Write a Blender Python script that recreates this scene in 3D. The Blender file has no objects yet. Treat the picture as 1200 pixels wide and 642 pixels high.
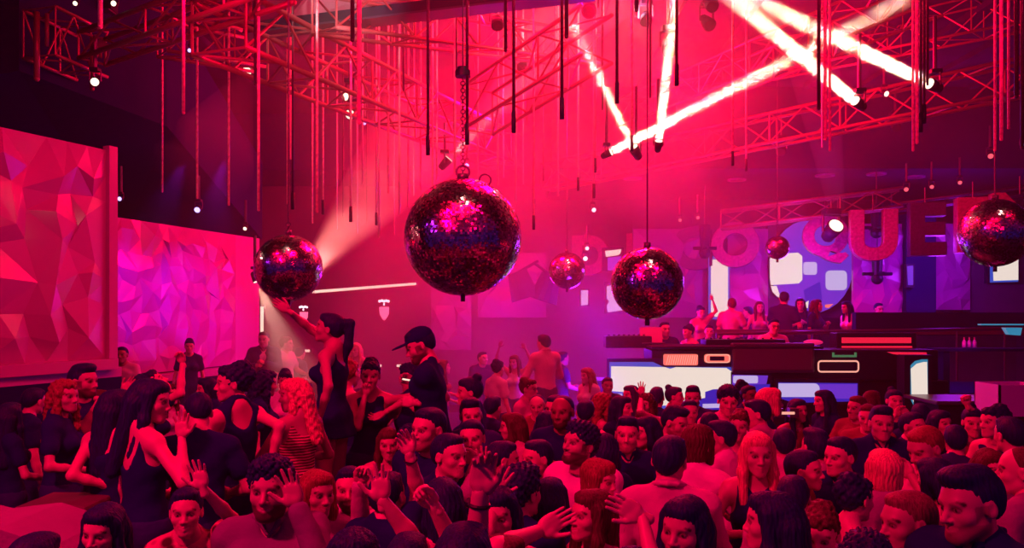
import bpy, bmesh, math, random
import numpy as np
from mathutils import Vector, Matrix, Euler

S = bpy.context.scene
C = S.collection
R = math.radians
EYE = 2.35          # camera height
FPX = 1000.0        # focal length in pixels of the 1200 x 642 frame
HOR = 366.0         # image row of the horizon

def P(px, py, Y):
    """world point seen at pixel (px, py) at distance Y"""
    return Vector(((px - 600.0) * Y / FPX, Y, EYE - (py - HOR) * Y / FPX))

# ------------------------------------------------------------------ camera
cam = bpy.data.cameras.new('camera')
cam.lens = 30.0
cam.sensor_width = 36.0
cam.shift_y = 0.0375
cam.clip_end = 200
co = bpy.data.objects.new('camera', cam)
C.objects.link(co)
co.location = (0, 0, EYE)
co.rotation_euler = (math.pi / 2, 0, 0)
S.camera = co
S.view_settings.view_transform = 'Standard'
try:
    S.view_settings.look = 'None'
except Exception:
    pass
S.view_settings.gamma = 1.0
S.view_settings.exposure = 0.0
S.view_settings.use_curve_mapping = False
S.cycles.volume_bounces = 0
S.cycles.max_bounces = 5
S.cycles.diffuse_bounces = 2
S.cycles.glossy_bounces = 3
S.cycles.transmission_bounces = 2
S.cycles.sample_clamp_indirect = 4
S.cycles.use_denoising = True
S.cycles.caustics_reflective = False
S.cycles.caustics_refractive = False

W = bpy.data.worlds.new('world')
S.world = W
W.use_nodes = True
# unseen room as world colour: navy fill, red patches added for ball reflections
_nt = W.node_tree; _bg = _nt.nodes['Background']
_tc = _nt.nodes.new('ShaderNodeTexCoord'); _n = _nt.nodes.new('ShaderNodeTexNoise'); _n.inputs['Scale'].default_value = 5.0; _n.inputs['Detail'].default_value = 4
_sx = _nt.nodes.new('ShaderNodeSeparateXYZ'); _nt.links.new(_tc.outputs['Generated'], _sx.inputs[0]); _nt.links.new(_tc.outputs['Generated'], _n.inputs['Vector'])
_r1 = _nt.nodes.new('ShaderNodeMapRange'); _r1.inputs[1].default_value = -.02; _r1.inputs[2].default_value = .30
_r2 = _nt.nodes.new('ShaderNodeMapRange'); _r2.inputs[1].default_value = .36; _r2.inputs[2].default_value = .60
_nt.links.new(_sx.outputs[2], _r1.inputs[0]); _nt.links.new(_n.outputs[0], _r2.inputs[0])
_mu = _nt.nodes.new('ShaderNodeMath'); _mu.operation = 'MULTIPLY'; _nt.links.new(_r1.outputs[0], _mu.inputs[0]); _nt.links.new(_r2.outputs[0], _mu.inputs[1])
_mx = _nt.nodes.new('ShaderNodeMix'); _mx.data_type = 'RGBA'; _mx.inputs[6].default_value = (.010, .003, .075, 1); _mx.inputs[7].default_value = (.20, .0, .02, 1)
_nt.links.new(_mu.outputs[0], _mx.inputs[0]); _nt.links.new(_mx.outputs[2], _bg.inputs[0])
W.node_tree.nodes['Background'].inputs[1].default_value = 1.0

# ------------------------------------------------------------------ materials
def mat(name, col, rough=0.6, metal=0.0, emit=None, es=1.0, spec=0.5, noise=None, bump=None):
    m = bpy.data.materials.new(name)
    m.use_nodes = True
    nt = m.node_tree
    b = nt.nodes['Principled BSDF']
    b.inputs['Base Color'].default_value = (*col, 1)
    b.inputs['Roughness'].default_value = rough
    b.inputs['Metallic'].default_value = metal
    b.inputs['Specular IOR Level'].default_value = spec
    if emit:
        b.inputs['Emission Color'].default_value = (*emit, 1)
        b.inputs['Emission Strength'].default_value = es
    if noise:
        sc, amt = noise
        tc = nt.nodes.new('ShaderNodeTexCoord')
        n = nt.nodes.new('ShaderNodeTexNoise')
        n.inputs['Scale'].default_value = sc
        n.inputs['Detail'].default_value = 4
        r = nt.nodes.new('ShaderNodeMapRange')
        r.inputs[1].default_value = 0.3
        r.inputs[2].default_value = 0.7
        r.inputs[3].default_value = 1 - amt
        r.inputs[4].default_value = 1 + amt
        mx = nt.nodes.new('ShaderNodeVectorMath')
        mx.operation = 'SCALE'
        mx.inputs[0].default_value = col
        nt.links.new(tc.outputs['Object'], n.inputs['Vector'])
        nt.links.new(n.outputs[0], r.inputs[0])
        nt.links.new(r.outputs[0], mx.inputs['Scale'])
        nt.links.new(mx.outputs[0], b.inputs['Base Color'])
    if bump:
        sc, st = bump
        tc = nt.nodes.new('ShaderNodeTexCoord')
        n = nt.nodes.new('ShaderNodeTexNoise')
        n.inputs['Scale'].default_value = sc
        n.inputs['Detail'].default_value = 3
        bp = nt.nodes.new('ShaderNodeBump')
        bp.inputs['Strength'].default_value = st
        bp.inputs['Distance'].default_value = 0.02
        nt.links.new(tc.outputs['Object'], n.inputs['Vector'])
        nt.links.new(n.outputs[0], bp.inputs['Height'])
        nt.links.new(bp.outputs[0], b.inputs['Normal'])
    return m

def vol_mat(name, dens, col=(1, 1, 1), noise=None, g=0.0):
    m = bpy.data.materials.new(name)
    m.use_nodes = True
    nt = m.node_tree
    nt.nodes.clear()
    o = nt.nodes.new('ShaderNodeOutputMaterial')
    s = nt.nodes.new('ShaderNodeVolumeScatter')
    s.inputs['Density'].default_value = dens
    s.inputs['Color'].default_value = (*col, 1)
    s.inputs['Anisotropy'].default_value = g
    nt.links.new(s.outputs[0], o.inputs['Volume'])
    if noise:
        sc, lo, hi = noise
        tc = nt.nodes.new('ShaderNodeTexCoord')
        n = nt.nodes.new('ShaderNodeTexNoise')
        n.inputs['Scale'].default_value = sc
        n.inputs['Detail'].default_value = 3
        r = nt.nodes.new('ShaderNodeMapRange')
        r.inputs[1].default_value = lo
        r.inputs[2].default_value = hi
        r.inputs[3].default_value = 0
        r.inputs[4].default_value = dens
        nt.links.new(tc.outputs['Object'], n.inputs['Vector'])
        nt.links.new(n.outputs[0], r.inputs[0])
        nt.links.new(r.outputs[0], s.inputs['Density'])
    return m

def emis(name, col, s):
    return mat(name, (0.02, 0.02, 0.03), 0.5, emit=col, es=s)

M = {
    'dark': mat('dark', (0.006, 0.005, 0.10), 0.8, spec=.08, bump=(9, 0.3)),
    'black': mat('black', (0.008, 0.006, 0.045), 0.5, spec=.25),
    'wall': mat('wall', (0.09, 0.03, 0.12), 0.8, noise=(1.2, 0.25)),
    'ceil': mat('ceil', (0.02, 0.012, 0.07), 0.9, spec=.1, noise=(2.0, 0.35)),
    'floor': mat('floor', (0.02, 0.01, 0.08), 0.35, noise=(3, 0.3)),
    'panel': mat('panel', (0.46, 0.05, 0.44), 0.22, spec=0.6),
    'cornice': mat('cornice', (0.46, 0.08, 0.5), 0.4),
    'alu': mat('alu', (0.34, 0.10, 0.14), 0.35, 0.3),
    'plastic': mat('plastic', (0.010, 0.008, 0.05), 0.45, spec=.3),
    'cloth_white': mat('cloth_white', (0.55, 0.3, 0.5), 0.8, bump=(6, 0.5)),
    'magenta': mat('magenta', (0.42, 0.06, 0.9), 0.5),
    'cream_lit': emis('cream_lit', (1, 0.72, 0.58), 1.25),
    'cream_screen': emis('cream_screen', (0.84, 0.73, 0.64), 1.0),
    'lav_screen': emis('lav_screen', (0.52, 0.42, 0.76), 1.0),
    'blue_screen': emis('blue_screen', (0.02, 0.015, 0.42), 1.0),
    'blue2_screen': emis('blue2_screen', (0.015, 0.07, 0.5), 1.0),
    'violet_screen': emis('violet_screen', (0.12, 0.03, 0.55), 1.0),
    'teal_screen': emis('teal_screen', (0.02, 0.22, 0.38), 1.0),
    'salmon': emis('salmon', (1.0, 0.17, 0.13), 1.0),
    'salmon2': emis('salmon2', (1.0, 0.42, 0.32), 1.0),
    'redneon': emis('redneon', (0.85, 0.012, 0.05), 1.0),
    'green': emis('green', (0.03, 0.16, 0.07), 1.0),
    'lens': emis('lens', (1, 0.72, 0.52), 2.5),
    'bluelens': emis('bluelens', (0.45, 0.35, 1.0), 2.5),
    'whitelens': emis('whitelens', (1.0, 0.7, 0.9), 2.0),
    'redlens': emis('redlens', (1.0, 0.1, 0.15), 1.2),
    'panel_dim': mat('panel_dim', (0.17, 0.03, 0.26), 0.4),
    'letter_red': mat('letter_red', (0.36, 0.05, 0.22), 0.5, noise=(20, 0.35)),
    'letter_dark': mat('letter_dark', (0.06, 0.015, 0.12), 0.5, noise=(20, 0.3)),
    'metal_dark': mat('metal_dark', (0.10, 0.07, 0.16), 0.35, 0.6),
    'wood': mat('wood', (0.10, 0.05, 0.10), 0.5),
    'skirting': mat('skirting', (0.2, 0.1, 0.2), 0.5),
}

# ------------------------------------------------------------------ mesh helpers
def link(name, me, m=None, parent=None):
    o = bpy.data.objects.new(name, me)
    C.objects.link(o)
    if m is not None:
        me.materials.append(m)
    if parent is not None:
        o.parent = parent
    return o

def tag(o, label=None, cat=None, group=None, kind=None):
    if label: o['label'] = label
    if cat: o['category'] = cat
    if group: o['group'] = group
    if kind: o['kind'] = kind
    return o

def empty(name, loc, label, cat, group=None, rz=0.0):
    o = bpy.data.objects.new(name, None)
    C.objects.link(o)
    o.location = loc
    o.rotation_euler = (0, 0, rz)
    o.empty_display_size = 0.1
    return tag(o, label, cat, group)

class MB:
    """collects shapes in one mesh"""
    def __init__(s):
        s.bm = bmesh.new()
    def box(s, a, b, bev=0.0):
        r = bmesh.ops.create_cube(s.bm, size=1)
        vs = r['verts']
        c = [(p + q) / 2 for p, q in zip(a, b)]
        d = [abs(q - p) for p, q in zip(a, b)]
        for v in vs:
            v.co = Vector((c[0] + v.co.x * d[0], c[1] + v.co.y * d[1], c[2] + v.co.z * d[2]))
        if bev > 0:
            es = list({e for v in vs for e in v.link_edges})
            bmesh.ops.bevel(s.bm, geom=es, offset=bev, segments=2, affect='EDGES', profile=0.5)
        return s
    def cyl(s, a, b, r0, r1=None, seg=12, caps=True):
        a = Vector(a); b = Vector(b); d = b - a
        if d.length < 1e-6: return s
        r = bmesh.ops.create_cone(s.bm, cap_ends=caps, segments=seg, radius1=r0, radius2=r0 if r1 is None else r1, depth=d.length)
        mt = Matrix.Translation((a + b) / 2) @ d.to_track_quat('Z', 'Y').to_matrix().to_4x4()
        bmesh.ops.transform(s.bm, matrix=mt, verts=r['verts'])
        return s
    def sph(s, c, r, seg=16, sc=(1, 1, 1)):
        q = bmesh.ops.create_uvsphere(s.bm, u_segments=seg, v_segments=max(6, seg // 2), radius=r)
        for v in q['verts']:
            v.co = Vector((c[0] + v.co.x * sc[0], c[1] + v.co.y * sc[1], c[2] + v.co.z * sc[2]))
        return s
    def prism(s, pts, dy):
        """polygon given as 3-D points, extruded by vector dy"""
        dy = Vector(dy)
        v0 = [s.bm.verts.new(p) for p in pts]
        v1 = [s.bm.verts.new(Vector(p) + dy) for p in pts]
        n = len(pts)
        s.bm.faces.new(v0)
        s.bm.faces.new(v1[::-1])
        for i in range(n):
            s.bm.faces.new((v0[i], v1[i], v1[(i + 1) % n], v0[(i + 1) % n]))
        return s
    def tube(s, pts, r, seg=8):
        for a, b in zip(pts[:-1], pts[1:]):
            s.cyl(a, b, r, seg=seg)
        return s
    def torus(s, c, R0, r, axis='y', seg=24, sub=8):
        rings = []
        for i in range(seg):
            a = 2 * math.pi * i / seg
            ring = []
            for j in range(sub):
                b = 2 * math.pi * j / sub
                rr = R0 + r * math.cos(b)
                u, v, w = rr * math.cos(a), rr * math.sin(a), r * math.sin(b)
                p = (u, w, v) if axis == 'y' else ((u, v, w) if axis == 'z' else (w, u, v))
                ring.append(s.bm.verts.new((c[0] + p[0], c[1] + p[1], c[2] + p[2])))
            rings.append(ring)
        for i in range(seg):
            for j in range(sub):
                A, B = rings[i], rings[(i + 1) % seg]
                s.bm.faces.new((A[j], B[j], B[(j + 1) % sub], A[(j + 1) % sub]))
        return s
    def build(s, name, m=None, parent=None, smooth=False, origin=None):
        bmesh.ops.recalc_face_normals(s.bm, faces=s.bm.faces[:])
        if origin is not None:
            bmesh.ops.translate(s.bm, verts=s.bm.verts[:], vec=-Vector(origin))
        me = bpy.data.meshes.new(name)
        s.bm.to_mesh(me)
        s.bm.free()
        if smooth:
            me.polygons.foreach_set('use_smooth', [True] * len(me.polygons))
        o = link(name, me, m, parent)
        if origin is not None:
            o.location = origin
        return o

def copy_tree(o, parent=None):
    c = o.copy()
    C.objects.link(c)
    c.parent = parent
    for ch in o.children:
        copy_tree(ch, c)
    return c

def light(kind, loc, col, e, size=0.3, target=None, **kw):
    l = bpy.data.lights.new('light_' + kind.lower(), kind)
    l.energy = e
    l.color = col
    if kind == 'AREA':
        l.shape = 'DISK'; l.size = size
    elif kind != 'SUN':
        l.shadow_soft_size = size
    for k, v in kw.items():
        setattr(l, k, v)
    o = bpy.data.objects.new('light_' + kind.lower(), l)
    C.objects.link(o)
    o.location = loc
    if target is not None:
        d = Vector(target) - Vector(loc)
        o.rotation_euler = (-d).to_track_quat('Z', 'Y').to_euler()
    return o
# ================================================================== THE ROOM
rnd = random.Random(4)
XL, XR, YB, YF = -8.0, 13.0, 22.0, -1.0
CZ = 6.9        # main ceiling
CZ2 = 5.25      # lower ceiling at the back
o = MB().box((XL - 1, YF, -0.1), (XR + 1, YB + 1, 0)).build('floor', M['floor']); tag(o, kind='structure')
o = MB().box((XL - 0.2, 4, 0), (XL, YB, CZ)).build('wall_left', M['dark']); tag(o, kind='structure')
o = MB().box((XR, 4, 0), (XR + 0.2, YB, CZ)).build('wall_right', M['wall']); tag(o, kind='structure')
o = MB().box((XL - 0.2, YB, 0), (XR + 0.2, YB + 0.2, CZ)).build('wall_back', M['wall']); tag(o, kind='structure')
mb = MB().box((XL - 0.2, 4, CZ), (XR + 0.2, YB + 0.2, CZ + 0.15))
for k in range(19):      # corrugated deck ribs
    x = XL + 0.6 + k * 1.1
    mb.box((x, 4, CZ - 0.10), (x + 0.12, 17, CZ))
o = mb.build('ceiling', M['ceil']); tag(o, kind='structure')
# lower ceiling over the back of the hall (left of x = 0.3 it starts farther back)
o = MB().box((0.9, 17.2, CZ2), (XR, YB, CZ - 0.01)).build('ceiling', M['dark']); tag(o, kind='structure')
o = MB().box((XL, 19.5, 5.6), (0.9, YB, CZ - 0.01)).build('ceiling', M['dark']); tag(o, kind='structure')
# ceiling drop at the left, dark slab over the seating
o = MB().prism([(-8, 9, 4.35), (-8, 17.6, 3.85), (-5.15, 17.6, 3.85), (-4.45, 11.0, 4.75), (-5.2, 9.0, 4.9)], (0, 0, 1.6)).build('wall_left', M['dark']); tag(o, kind='structure')

# ------------------------------------------------------------------ faceted wall panels
def facet_panel(name, a, b, z0, z1, cell, amp, label, cat, group, seed, mt, frame=0.12, depth=0.25, fmat=None, top_parent=None):
    """wall panel from a to b (x, y), facets stand out towards the hall"""
    rr = random.Random(seed)
    a = Vector((a[0], a[1], 0)); b = Vector((b[0], b[1], 0))
    u = (b - a); L = u.length; u.normalize()
    n = Vector((u.y, -u.x, 0))
    if n.dot(Vector((0, 8, 0)) - (a + b) / 2) < 0: n = -n
    H = z1 - z0
    root = empty(name, a + Vector((0, 0, z0)), label, cat, group)
    nu = max(2, round(L / cell)); nv = max(2, round(H / cell))
    bm = bmesh.new()
    g = {}
    for i in range(nu * 2 + 1):
        for j in range(nv * 2 + 1):
            uu = L * i / (nu * 2); vv = H * j / (nv * 2)
            edge = i in (0, nu * 2) or j in (0, nv * 2)
            if not edge:
                uu += rr.uniform(-.2, .2) * cell; vv += rr.uniform(-.2, .2) * cell
            pk = (i % 2 == 1 and j % 2 == 1)
            h = amp * (rr.uniform(0.6, 1.0) if pk else (rr.uniform(0.0, .3) if not edge else 0.0))
            if not edge and (i + j) % 2 == 1: h = amp * rr.choice([0.1, .35, .8])
            p = u * uu + n * h + Vector((0, 0, vv))
            g[i, j] = bm.verts.new(p)
    for i in range(nu * 2):
        for j in range(nv * 2):
            q = (g[i, j], g[i + 1, j], g[i + 1, j + 1], g[i, j + 1])
            if (i // 2 + j // 2 + i + j + (1 if rr.random() < .15 else 0)) % 2 == 0:
                bm.faces.new((q[0], q[1], q[2])); bm.faces.new((q[0], q[2], q[3]))
            else:
                bm.faces.new((q[0], q[1], q[3])); bm.faces.new((q[1], q[2], q[3]))
    bmesh.ops.recalc_face_normals(bm, faces=bm.faces[:])
    me = bpy.data.meshes.new('faceted_face'); bm.to_mesh(me); bm.free()
    link('faceted_face', me, mt, root)
    # backing body and frame
    def slab(u0, u1, w0, w1, d0, d1, nm, m_):
        pts = [u * u0 + n * d0 + Vector((0, 0, w0)), u * u1 + n * d0 + Vector((0, 0, w0)), u * u1 + n * d0 + Vector((0, 0, w1)), u * u0 + n * d0 + Vector((0, 0, w1))]
        MB().prism(pts, n * (d1 - d0)).build(nm, m_, root)
    slab(0, L, 0, H, -depth, -0.01, 'backing', mt)
    if frame:
        t = frame
        slab(-t, 0, -t, H + t * .4, -depth, amp + .03, 'frame_rail', fmat or mt)
        slab(L, L + t, -t, H + t * .4, -.04, amp * .35, 'frame_rail', fmat or mt)
        slab(0, L, -t, 0, -depth, amp + .03, 'frame_rail', fmat or mt)
    return root

A0 = P(-160, 0, 6.9); A1 = P(124, 0, 9.14)
pr = facet_panel('wall_panel', (A0.x, A0.y), (A1.x, A1.y), 1.86, 4.09, 0.52, 0.15, 'tall red-lit faceted wall panel at the left edge, glints down its middle', 'wall panel', None, 11, M['panel'], 0.11, 0.3)
# ledge under it
u = (A1 - A0); u.z = 0; u.normalize(); n = Vector((u.y, -u.x, 0))
if n.x < 0: n = -n
q = [A0 + n * .16, A1 + u * .12 + n * .10, A1 + u * .14 - n * .3, A0 - n * .3]
MB().prism([Vector((p.x, p.y, 1.66)) for p in q], (0, 0, .1)).build('ledge', M['cornice'], pr).matrix_parent_inverse = Matrix.Translation(-pr.location)
MB().prism([Vector((p.x, p.y, 0.0)) for p in q], (0, 0, 1.66)).build('base', M['dark'], pr).matrix_parent_inverse = Matrix.Translation(-pr.location)

B0 = P(118, 0, 11.8); B1 = P(276, 0, 14.9); B2 = P(304, 0, 15.6)
pr = facet_panel('wall_panel', (B0.x, B0.y), (B1.x, B1.y), 1.44, 3.70, 0.42, 0.08, 'magenta and violet faceted wall panel behind the seats, right of the tall red one', 'wall panel', None, 5, M['panel'], 0.0, 0.3)
o = MB().prism([(B1.x, B1.y, 1.44), (B2.x, B2.y, 1.44), (B2.x - .6, B2.y + .25, 1.44), (B1.x - .5, B1.y + .2, 1.44)], (0, 0, 2.26)).build('trim_1', M['cornice']); tag(o, kind='structure')
u = (B1 - B0); u.z = 0; u.normalize(); n = Vector((u.y, -u.x, 0))
if n.x < 0: n = -n
q = [B0 + n * .25, B2 + n * .25, B2 - n * .2, B0 - n * .2]
o = MB().prism([Vector((p.x, p.y, 1.32)) for p in q], (0, 0, .1)).build('trim_2', M['cornice']); tag(o, kind='structure')
o = MB().prism([Vector((p.x, p.y, 0.0)) for p in q], (0, 0, 1.31)).build('wall_left', M['dark']); tag(o, kind='structure')

# ------------------------------------------------------------------ rect helpers facing the camera axis
def pr_box(x0, y0, x1, y1, Y, t, name, m, parent=None, bev=0.0):
    a = P(x0, y1, Y); b = P(x1, y0, Y)
    mb = MB().box((a.x, Y, a.z), (b.x, Y + t, b.z), bev)
    if parent is not None:
        pl = parent.location
        return mb.build(name, m, parent, origin=None) if False else _reloc(mb.build(name, m, parent), parent)
    return mb.build(name, m, origin=((a.x + b.x) / 2, Y + t / 2, a.z))
def _reloc(o, parent):
    o.matrix_parent_inverse = Matrix.Translation(-Vector(parent.location))
    return o
def world_child(mb, name, m, parent, smooth=False):
    o = mb.build(name, m, parent, smooth=smooth)
    return _reloc(o, parent)

# ------------------------------------------------------------------ back wall: upper gallery
GY = 20.5
# facet panels on the gallery wall
def flat_panel(x0, y0, x1, y1, Y, cell, seed, label, mt):
    a = P(x0, y1, Y); b = P(x1, y0, Y)
    return facet_panel('wall_panel', (a.x, Y), (b.x, Y), a.z, b.z, cell, .09, label, 'wall panel', 'faceted panels on the gallery wall', seed, mt, 0.0, .1)
flat_panel(1000, 262, 1062, 367, 18.4, .45, 3, 'faceted violet panel on the gallery wall left of the dark pillar', M['panel'])
flat_panel(1097, 262, 1137, 363, 18.4, .45, 4, 'narrow faceted violet panel on the gallery wall right of the dark pillar', M['panel'])
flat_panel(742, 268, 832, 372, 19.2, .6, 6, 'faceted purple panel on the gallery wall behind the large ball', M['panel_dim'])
flat_panel(853, 268, 900, 372, 19.2, .6, 7, 'faceted purple panel between the cream strip screen and the round screen', M['panel'])
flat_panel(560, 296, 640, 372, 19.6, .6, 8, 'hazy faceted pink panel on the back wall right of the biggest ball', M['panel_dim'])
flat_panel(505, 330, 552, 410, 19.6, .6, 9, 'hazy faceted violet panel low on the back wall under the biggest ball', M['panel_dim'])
o = pr_box(1062, 250, 1097, 367, 18.2, .5, 'wall_back', M['dark']); tag(o, kind='structure')
o = pr_box(1137, 250, 1330, 367, 18.5, .3, 'wall_back', M['wall']); tag(o, kind='structure')
o = pr_box(900, 262, 1000, 372, 19.3, .2, 'wall_back', M['wall']); tag(o, kind='structure')

def screen(x0, y0, x1, y1, Y, label, parts, shape=None, housing='plastic', name='led_screen', cat='screen', group=None, t=.12):
    """LED wall: dark housing plus the picture's coloured fields as flat areas on its face"""
    a = P(x0, y1, Y); b = P(x1, y0, Y)
    root = empty(name, ((a.x + b.x) / 2, Y, a.z), label, cat, group)
    mb = MB()
    if shape:
        mb.prism([P(px, py, Y) for px, py in shape], (0, t, 0))
    else:
        mb.box((a.x, Y, a.z), (b.x, Y + t, b.z))
    hs_ = world_child(mb, 'housing', M[housing], root)
    for k, (pm, pts) in enumerate(parts):
        z = Y - .006 * (k + 1)
        mb = MB().prism([P(px, py, Y) + Vector((0, z - Y, 0)) for px, py in pts], (0, .005, 0))
        mb.build('lit_field', M[pm], hs_)
    return root
def rr_pts(x0, y0, x1, y1, r, n=5, corners=(1, 1, 1, 1)):
    out = []
    for (cx, cy, a0, on) in ((x1 - r, y1 - r, 0, corners[2]), (x0 + r, y1 - r, 90, corners[3]), (x0 + r, y0 + r, 180, corners[0]), (x1 - r, y0 + r, 270, corners[1])):
        if on:
            for i in range(n + 1):
                t = R(a0 + 90 * i / n)
                out.append((cx + r * math.cos(t), cy + r * math.sin(t)))
        else:
            out.append((x1 if cx > (x0 + x1) / 2 else x0, y1 if cy > (y0 + y1) / 2 else y0))
    return out
def circ(cx, cy, rx, ry, a0=0, a1=360, n=28):
    return [(cx + rx * math.cos(R(a0 + (a1 - a0) * i / n)), cy + ry * math.sin(R(a0 + (a1 - a0) * i / n))) for i in range(n + (0 if a1 - a0 == 360 else 1))]

# big round screen on the gallery wall
sc_shape = circ(951, 312, 50, 56)
screen(900, 256, 1002, 368, 19.0, 'big round screen with cream and blue fields on the gallery wall', [
    ('violet_screen', circ(951, 312, 49, 55)),
    ('cream_screen', [(902, 304), (904, 298), (935, 296), (940, 300), (940, 328), (936, 332), (903, 334), (902, 325)]),
    ('cream_screen', [(903, 335), (910, 335), (915, 350), (910, 347), (905, 342)]),
    ('lav_screen', rr_pts(941, 307, 957, 322, 3)),
    ('lav_screen', rr_pts(967, 317, 992, 340, 5)),
    ('blue_screen', [(941, 340), (960, 330), (963, 352), (945, 362)]),
    ('cream_screen', [(941, 356), (947, 352), (946, 361), (941, 361)]),
    ('salmon', [(966, 357), (976, 356), (970, 361), (966, 360)]),
], shape=sc_shape)
screen(830, 300, 855, 374, 19.0, 'tall narrow cream screen on the gallery wall with blue rim', [
    ('blue2_screen', [(830, 300), (855, 300), (855, 374), (830, 374)]),
    ('cream_screen', rr_pts(833, 304, 853, 371, 3, corners=(0, 0, 1, 1)))])
screen(1156, 298, 1195, 332, 18.4, 'square cream screen under the right-hand mirror ball', [
    ('blue2_screen', [(1160, 300), (1193, 299), (1193, 330), (1160, 331)]),
    ('cream_screen', [(1163, 300), (1193, 299), (1193, 328), (1164, 329)])])
screen(708, 330, 742, 367, 19.0, 'lavender screen half hidden behind the speckled red mirror ball', [
    ('lav_screen', [(711, 335), (740, 333), (740, 362), (712, 366), (711, 358), (714, 353), (711, 350)])])
screen(680, 338, 691, 359, 19.0, 'small lavender screen beside the hazy far mirror ball', [
    ('lav_screen', [(681, 340), (689, 340), (689, 357), (681, 358)])])
screen(706, 290, 731, 318, 19.0, 'small screen with cream bar over a violet field', [
    ('violet_screen', [(712, 302), (728, 300), (728, 316), (712, 317)]),
    ('cream_screen', [(709, 294), (728, 292), (727, 297), (724, 299), (710, 301)])])
screen(1088 - 4, 308, 1098, 340, 18.05, 'slim violet strip screen on the dark pillar', [
    ('violet_screen', [(1063, 312), (1070, 311), (1070, 334), (1064, 334)])], shape=[(1062, 309), (1072, 309), (1072, 337), (1062, 337)])

# gallery floor and its dark front
o = MB().box((3.0, 15.5, 0), (XR, 18.1, .88)).build('trim_3', M['dark']); tag(o, kind='structure')
o = pr_box(1003, 366, 1330, 393, 15.4, .18, 'trim_4', M['dark']); tag(o, kind='structure')
o = pr_box(830, 386, 1330, 392, 15.2, .1, 'trim_5', M['wall']); tag(o, kind='structure')
# low back stage (floor for the people beside the booth)
o = MB().box((-7.9, 16.6, 0), (2.9, YB, 0.55)).build('trim_6', M['dark']); tag(o, kind='structure')

# ------------------------------------------------------------------ stage front and booth
BY = 12.6
booth = empty('dj_booth', (3.4, BY, 0), 'long dark booth front with neon shapes, below the gallery', 'booth')
mb = MB()
def bxp(mb, x0, y0, x1, y1, Y, t, bev=.02):
    a = P(x0, y1, Y); b = P(x1, y0, Y)
    mb.box((a.x, Y, a.z), (b.x, Y + t, b.z), bev)
bxp(mb, 764, 410, 1100, 446, BY, .8); world_child(mb, 'fascia', M['black'], booth)
mb = MB(); bxp(mb, 858, 402, 955, 437, BY - .12, .12); world_child(mb, 'speaker_grille', M['metal_dark'], booth)
mb = MB(); bxp(mb, 860, 405, 953, 434, BY - .14, .02)
for i in range(26):
    for j in range(7):
        pass
world_child(mb, 'mesh_face', M['wood'], booth)
mb = MB(); bxp(mb, 764, 405.5, 966, 409, BY - .15, 1.0); world_child(mb, 'counter', M['plastic'], booth)
mb = MB(); bxp(mb, 700, 446, 1112, 534, BY + .15, .7); world_child(mb, 'plinth', M['black'], booth)
def nring(x0, y0, x1, y1, w, Y, name, m, parent):
    mb = MB()
    pts = [P(px, py, Y) for px, py in rr_pts(x0, y0, x1, y1, 3.2, 4)]
    mb.tube(pts + [pts[0]], w * Y / FPX / 2, 8)
    return world_child(mb, name, m, parent, True)
nring(959, 423, 1006, 435.5, 1.9, BY - .18, 'neon_ring', M['salmon2'], booth)
mb = MB().prism([P(*p, BY - .18) for p in rr_pts(778, 415, 818, 428, 2)], (0, .05, 0)); world_child(mb, 'lit_panel', M['salmon'], booth)
mb = MB()
for i in range(14):
    x = 781 + i * 2.6
    mb.cyl(P(x, 427, BY - .19), P(x + 2.5, 416, BY - .19), .0045, seg=4)
world_child(mb, 'hatch_bars', M['salmon2'], booth)
mb = MB().prism([P(*p, BY - .17) for p in rr_pts(826, 415, 856, 425, 3)], (0, .05, 0)); world_child(mb, 'lit_panel', M['salmon'], booth)
mb = MB().prism([P(*p, BY - .185) for p in rr_pts(832, 417.5, 849, 422.5, .8)], (0, .01, 0)); world_child(mb, 'cut_out', M['black'], booth)
nring(827, 415.6, 855, 424.6, 1.2, BY - .18, 'neon_ring', M['salmon2'], booth)
mb = MB(); bxp(mb, 976, 416, 1004, 418.5, BY - .2, .03, 0); bxp(mb, 976, 413, 978, 417, BY - .2, .03, 0); bxp(mb, 1002, 413, 1004, 417, BY - .2, .03, 0); world_child(mb, 'green_bracket', M['green'], booth)
# upper neon bars on the gallery front
o = empty('neon_bar', P(1028, 408, 13.4), 'long red neon bar with a thinner one below it, on the gallery front', 'neon light')
mb = MB(); bxp(mb, 980, 390, 1075, 411, 13.45, .3); world_child(mb, 'housing', M['black'], o)
mb = MB(); bxp(mb, 988, 395.5, 1068, 402, 13.38, .06, 0); world_child(mb, 'thick_tube', M['redneon'], o)
mb = MB(); bxp(mb, 988, 405.5, 1069, 408.3, 13.38, .06, 0); world_child(mb, 'thin_tube', M['redneon'], o)
o = empty('neon_bar', P(1064, 417, BY - .2), 'short tapering red neon bar above the upright cream screen', 'neon light')
mb = MB().prism([P(*p, BY - .2) for p in ((1041, 412.5), (1086, 413), (1086, 417), (1060, 416.5), (1048, 415))], (0, .05, 0)); world_child(mb, 'tube', M['redneon'], o)
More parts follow.
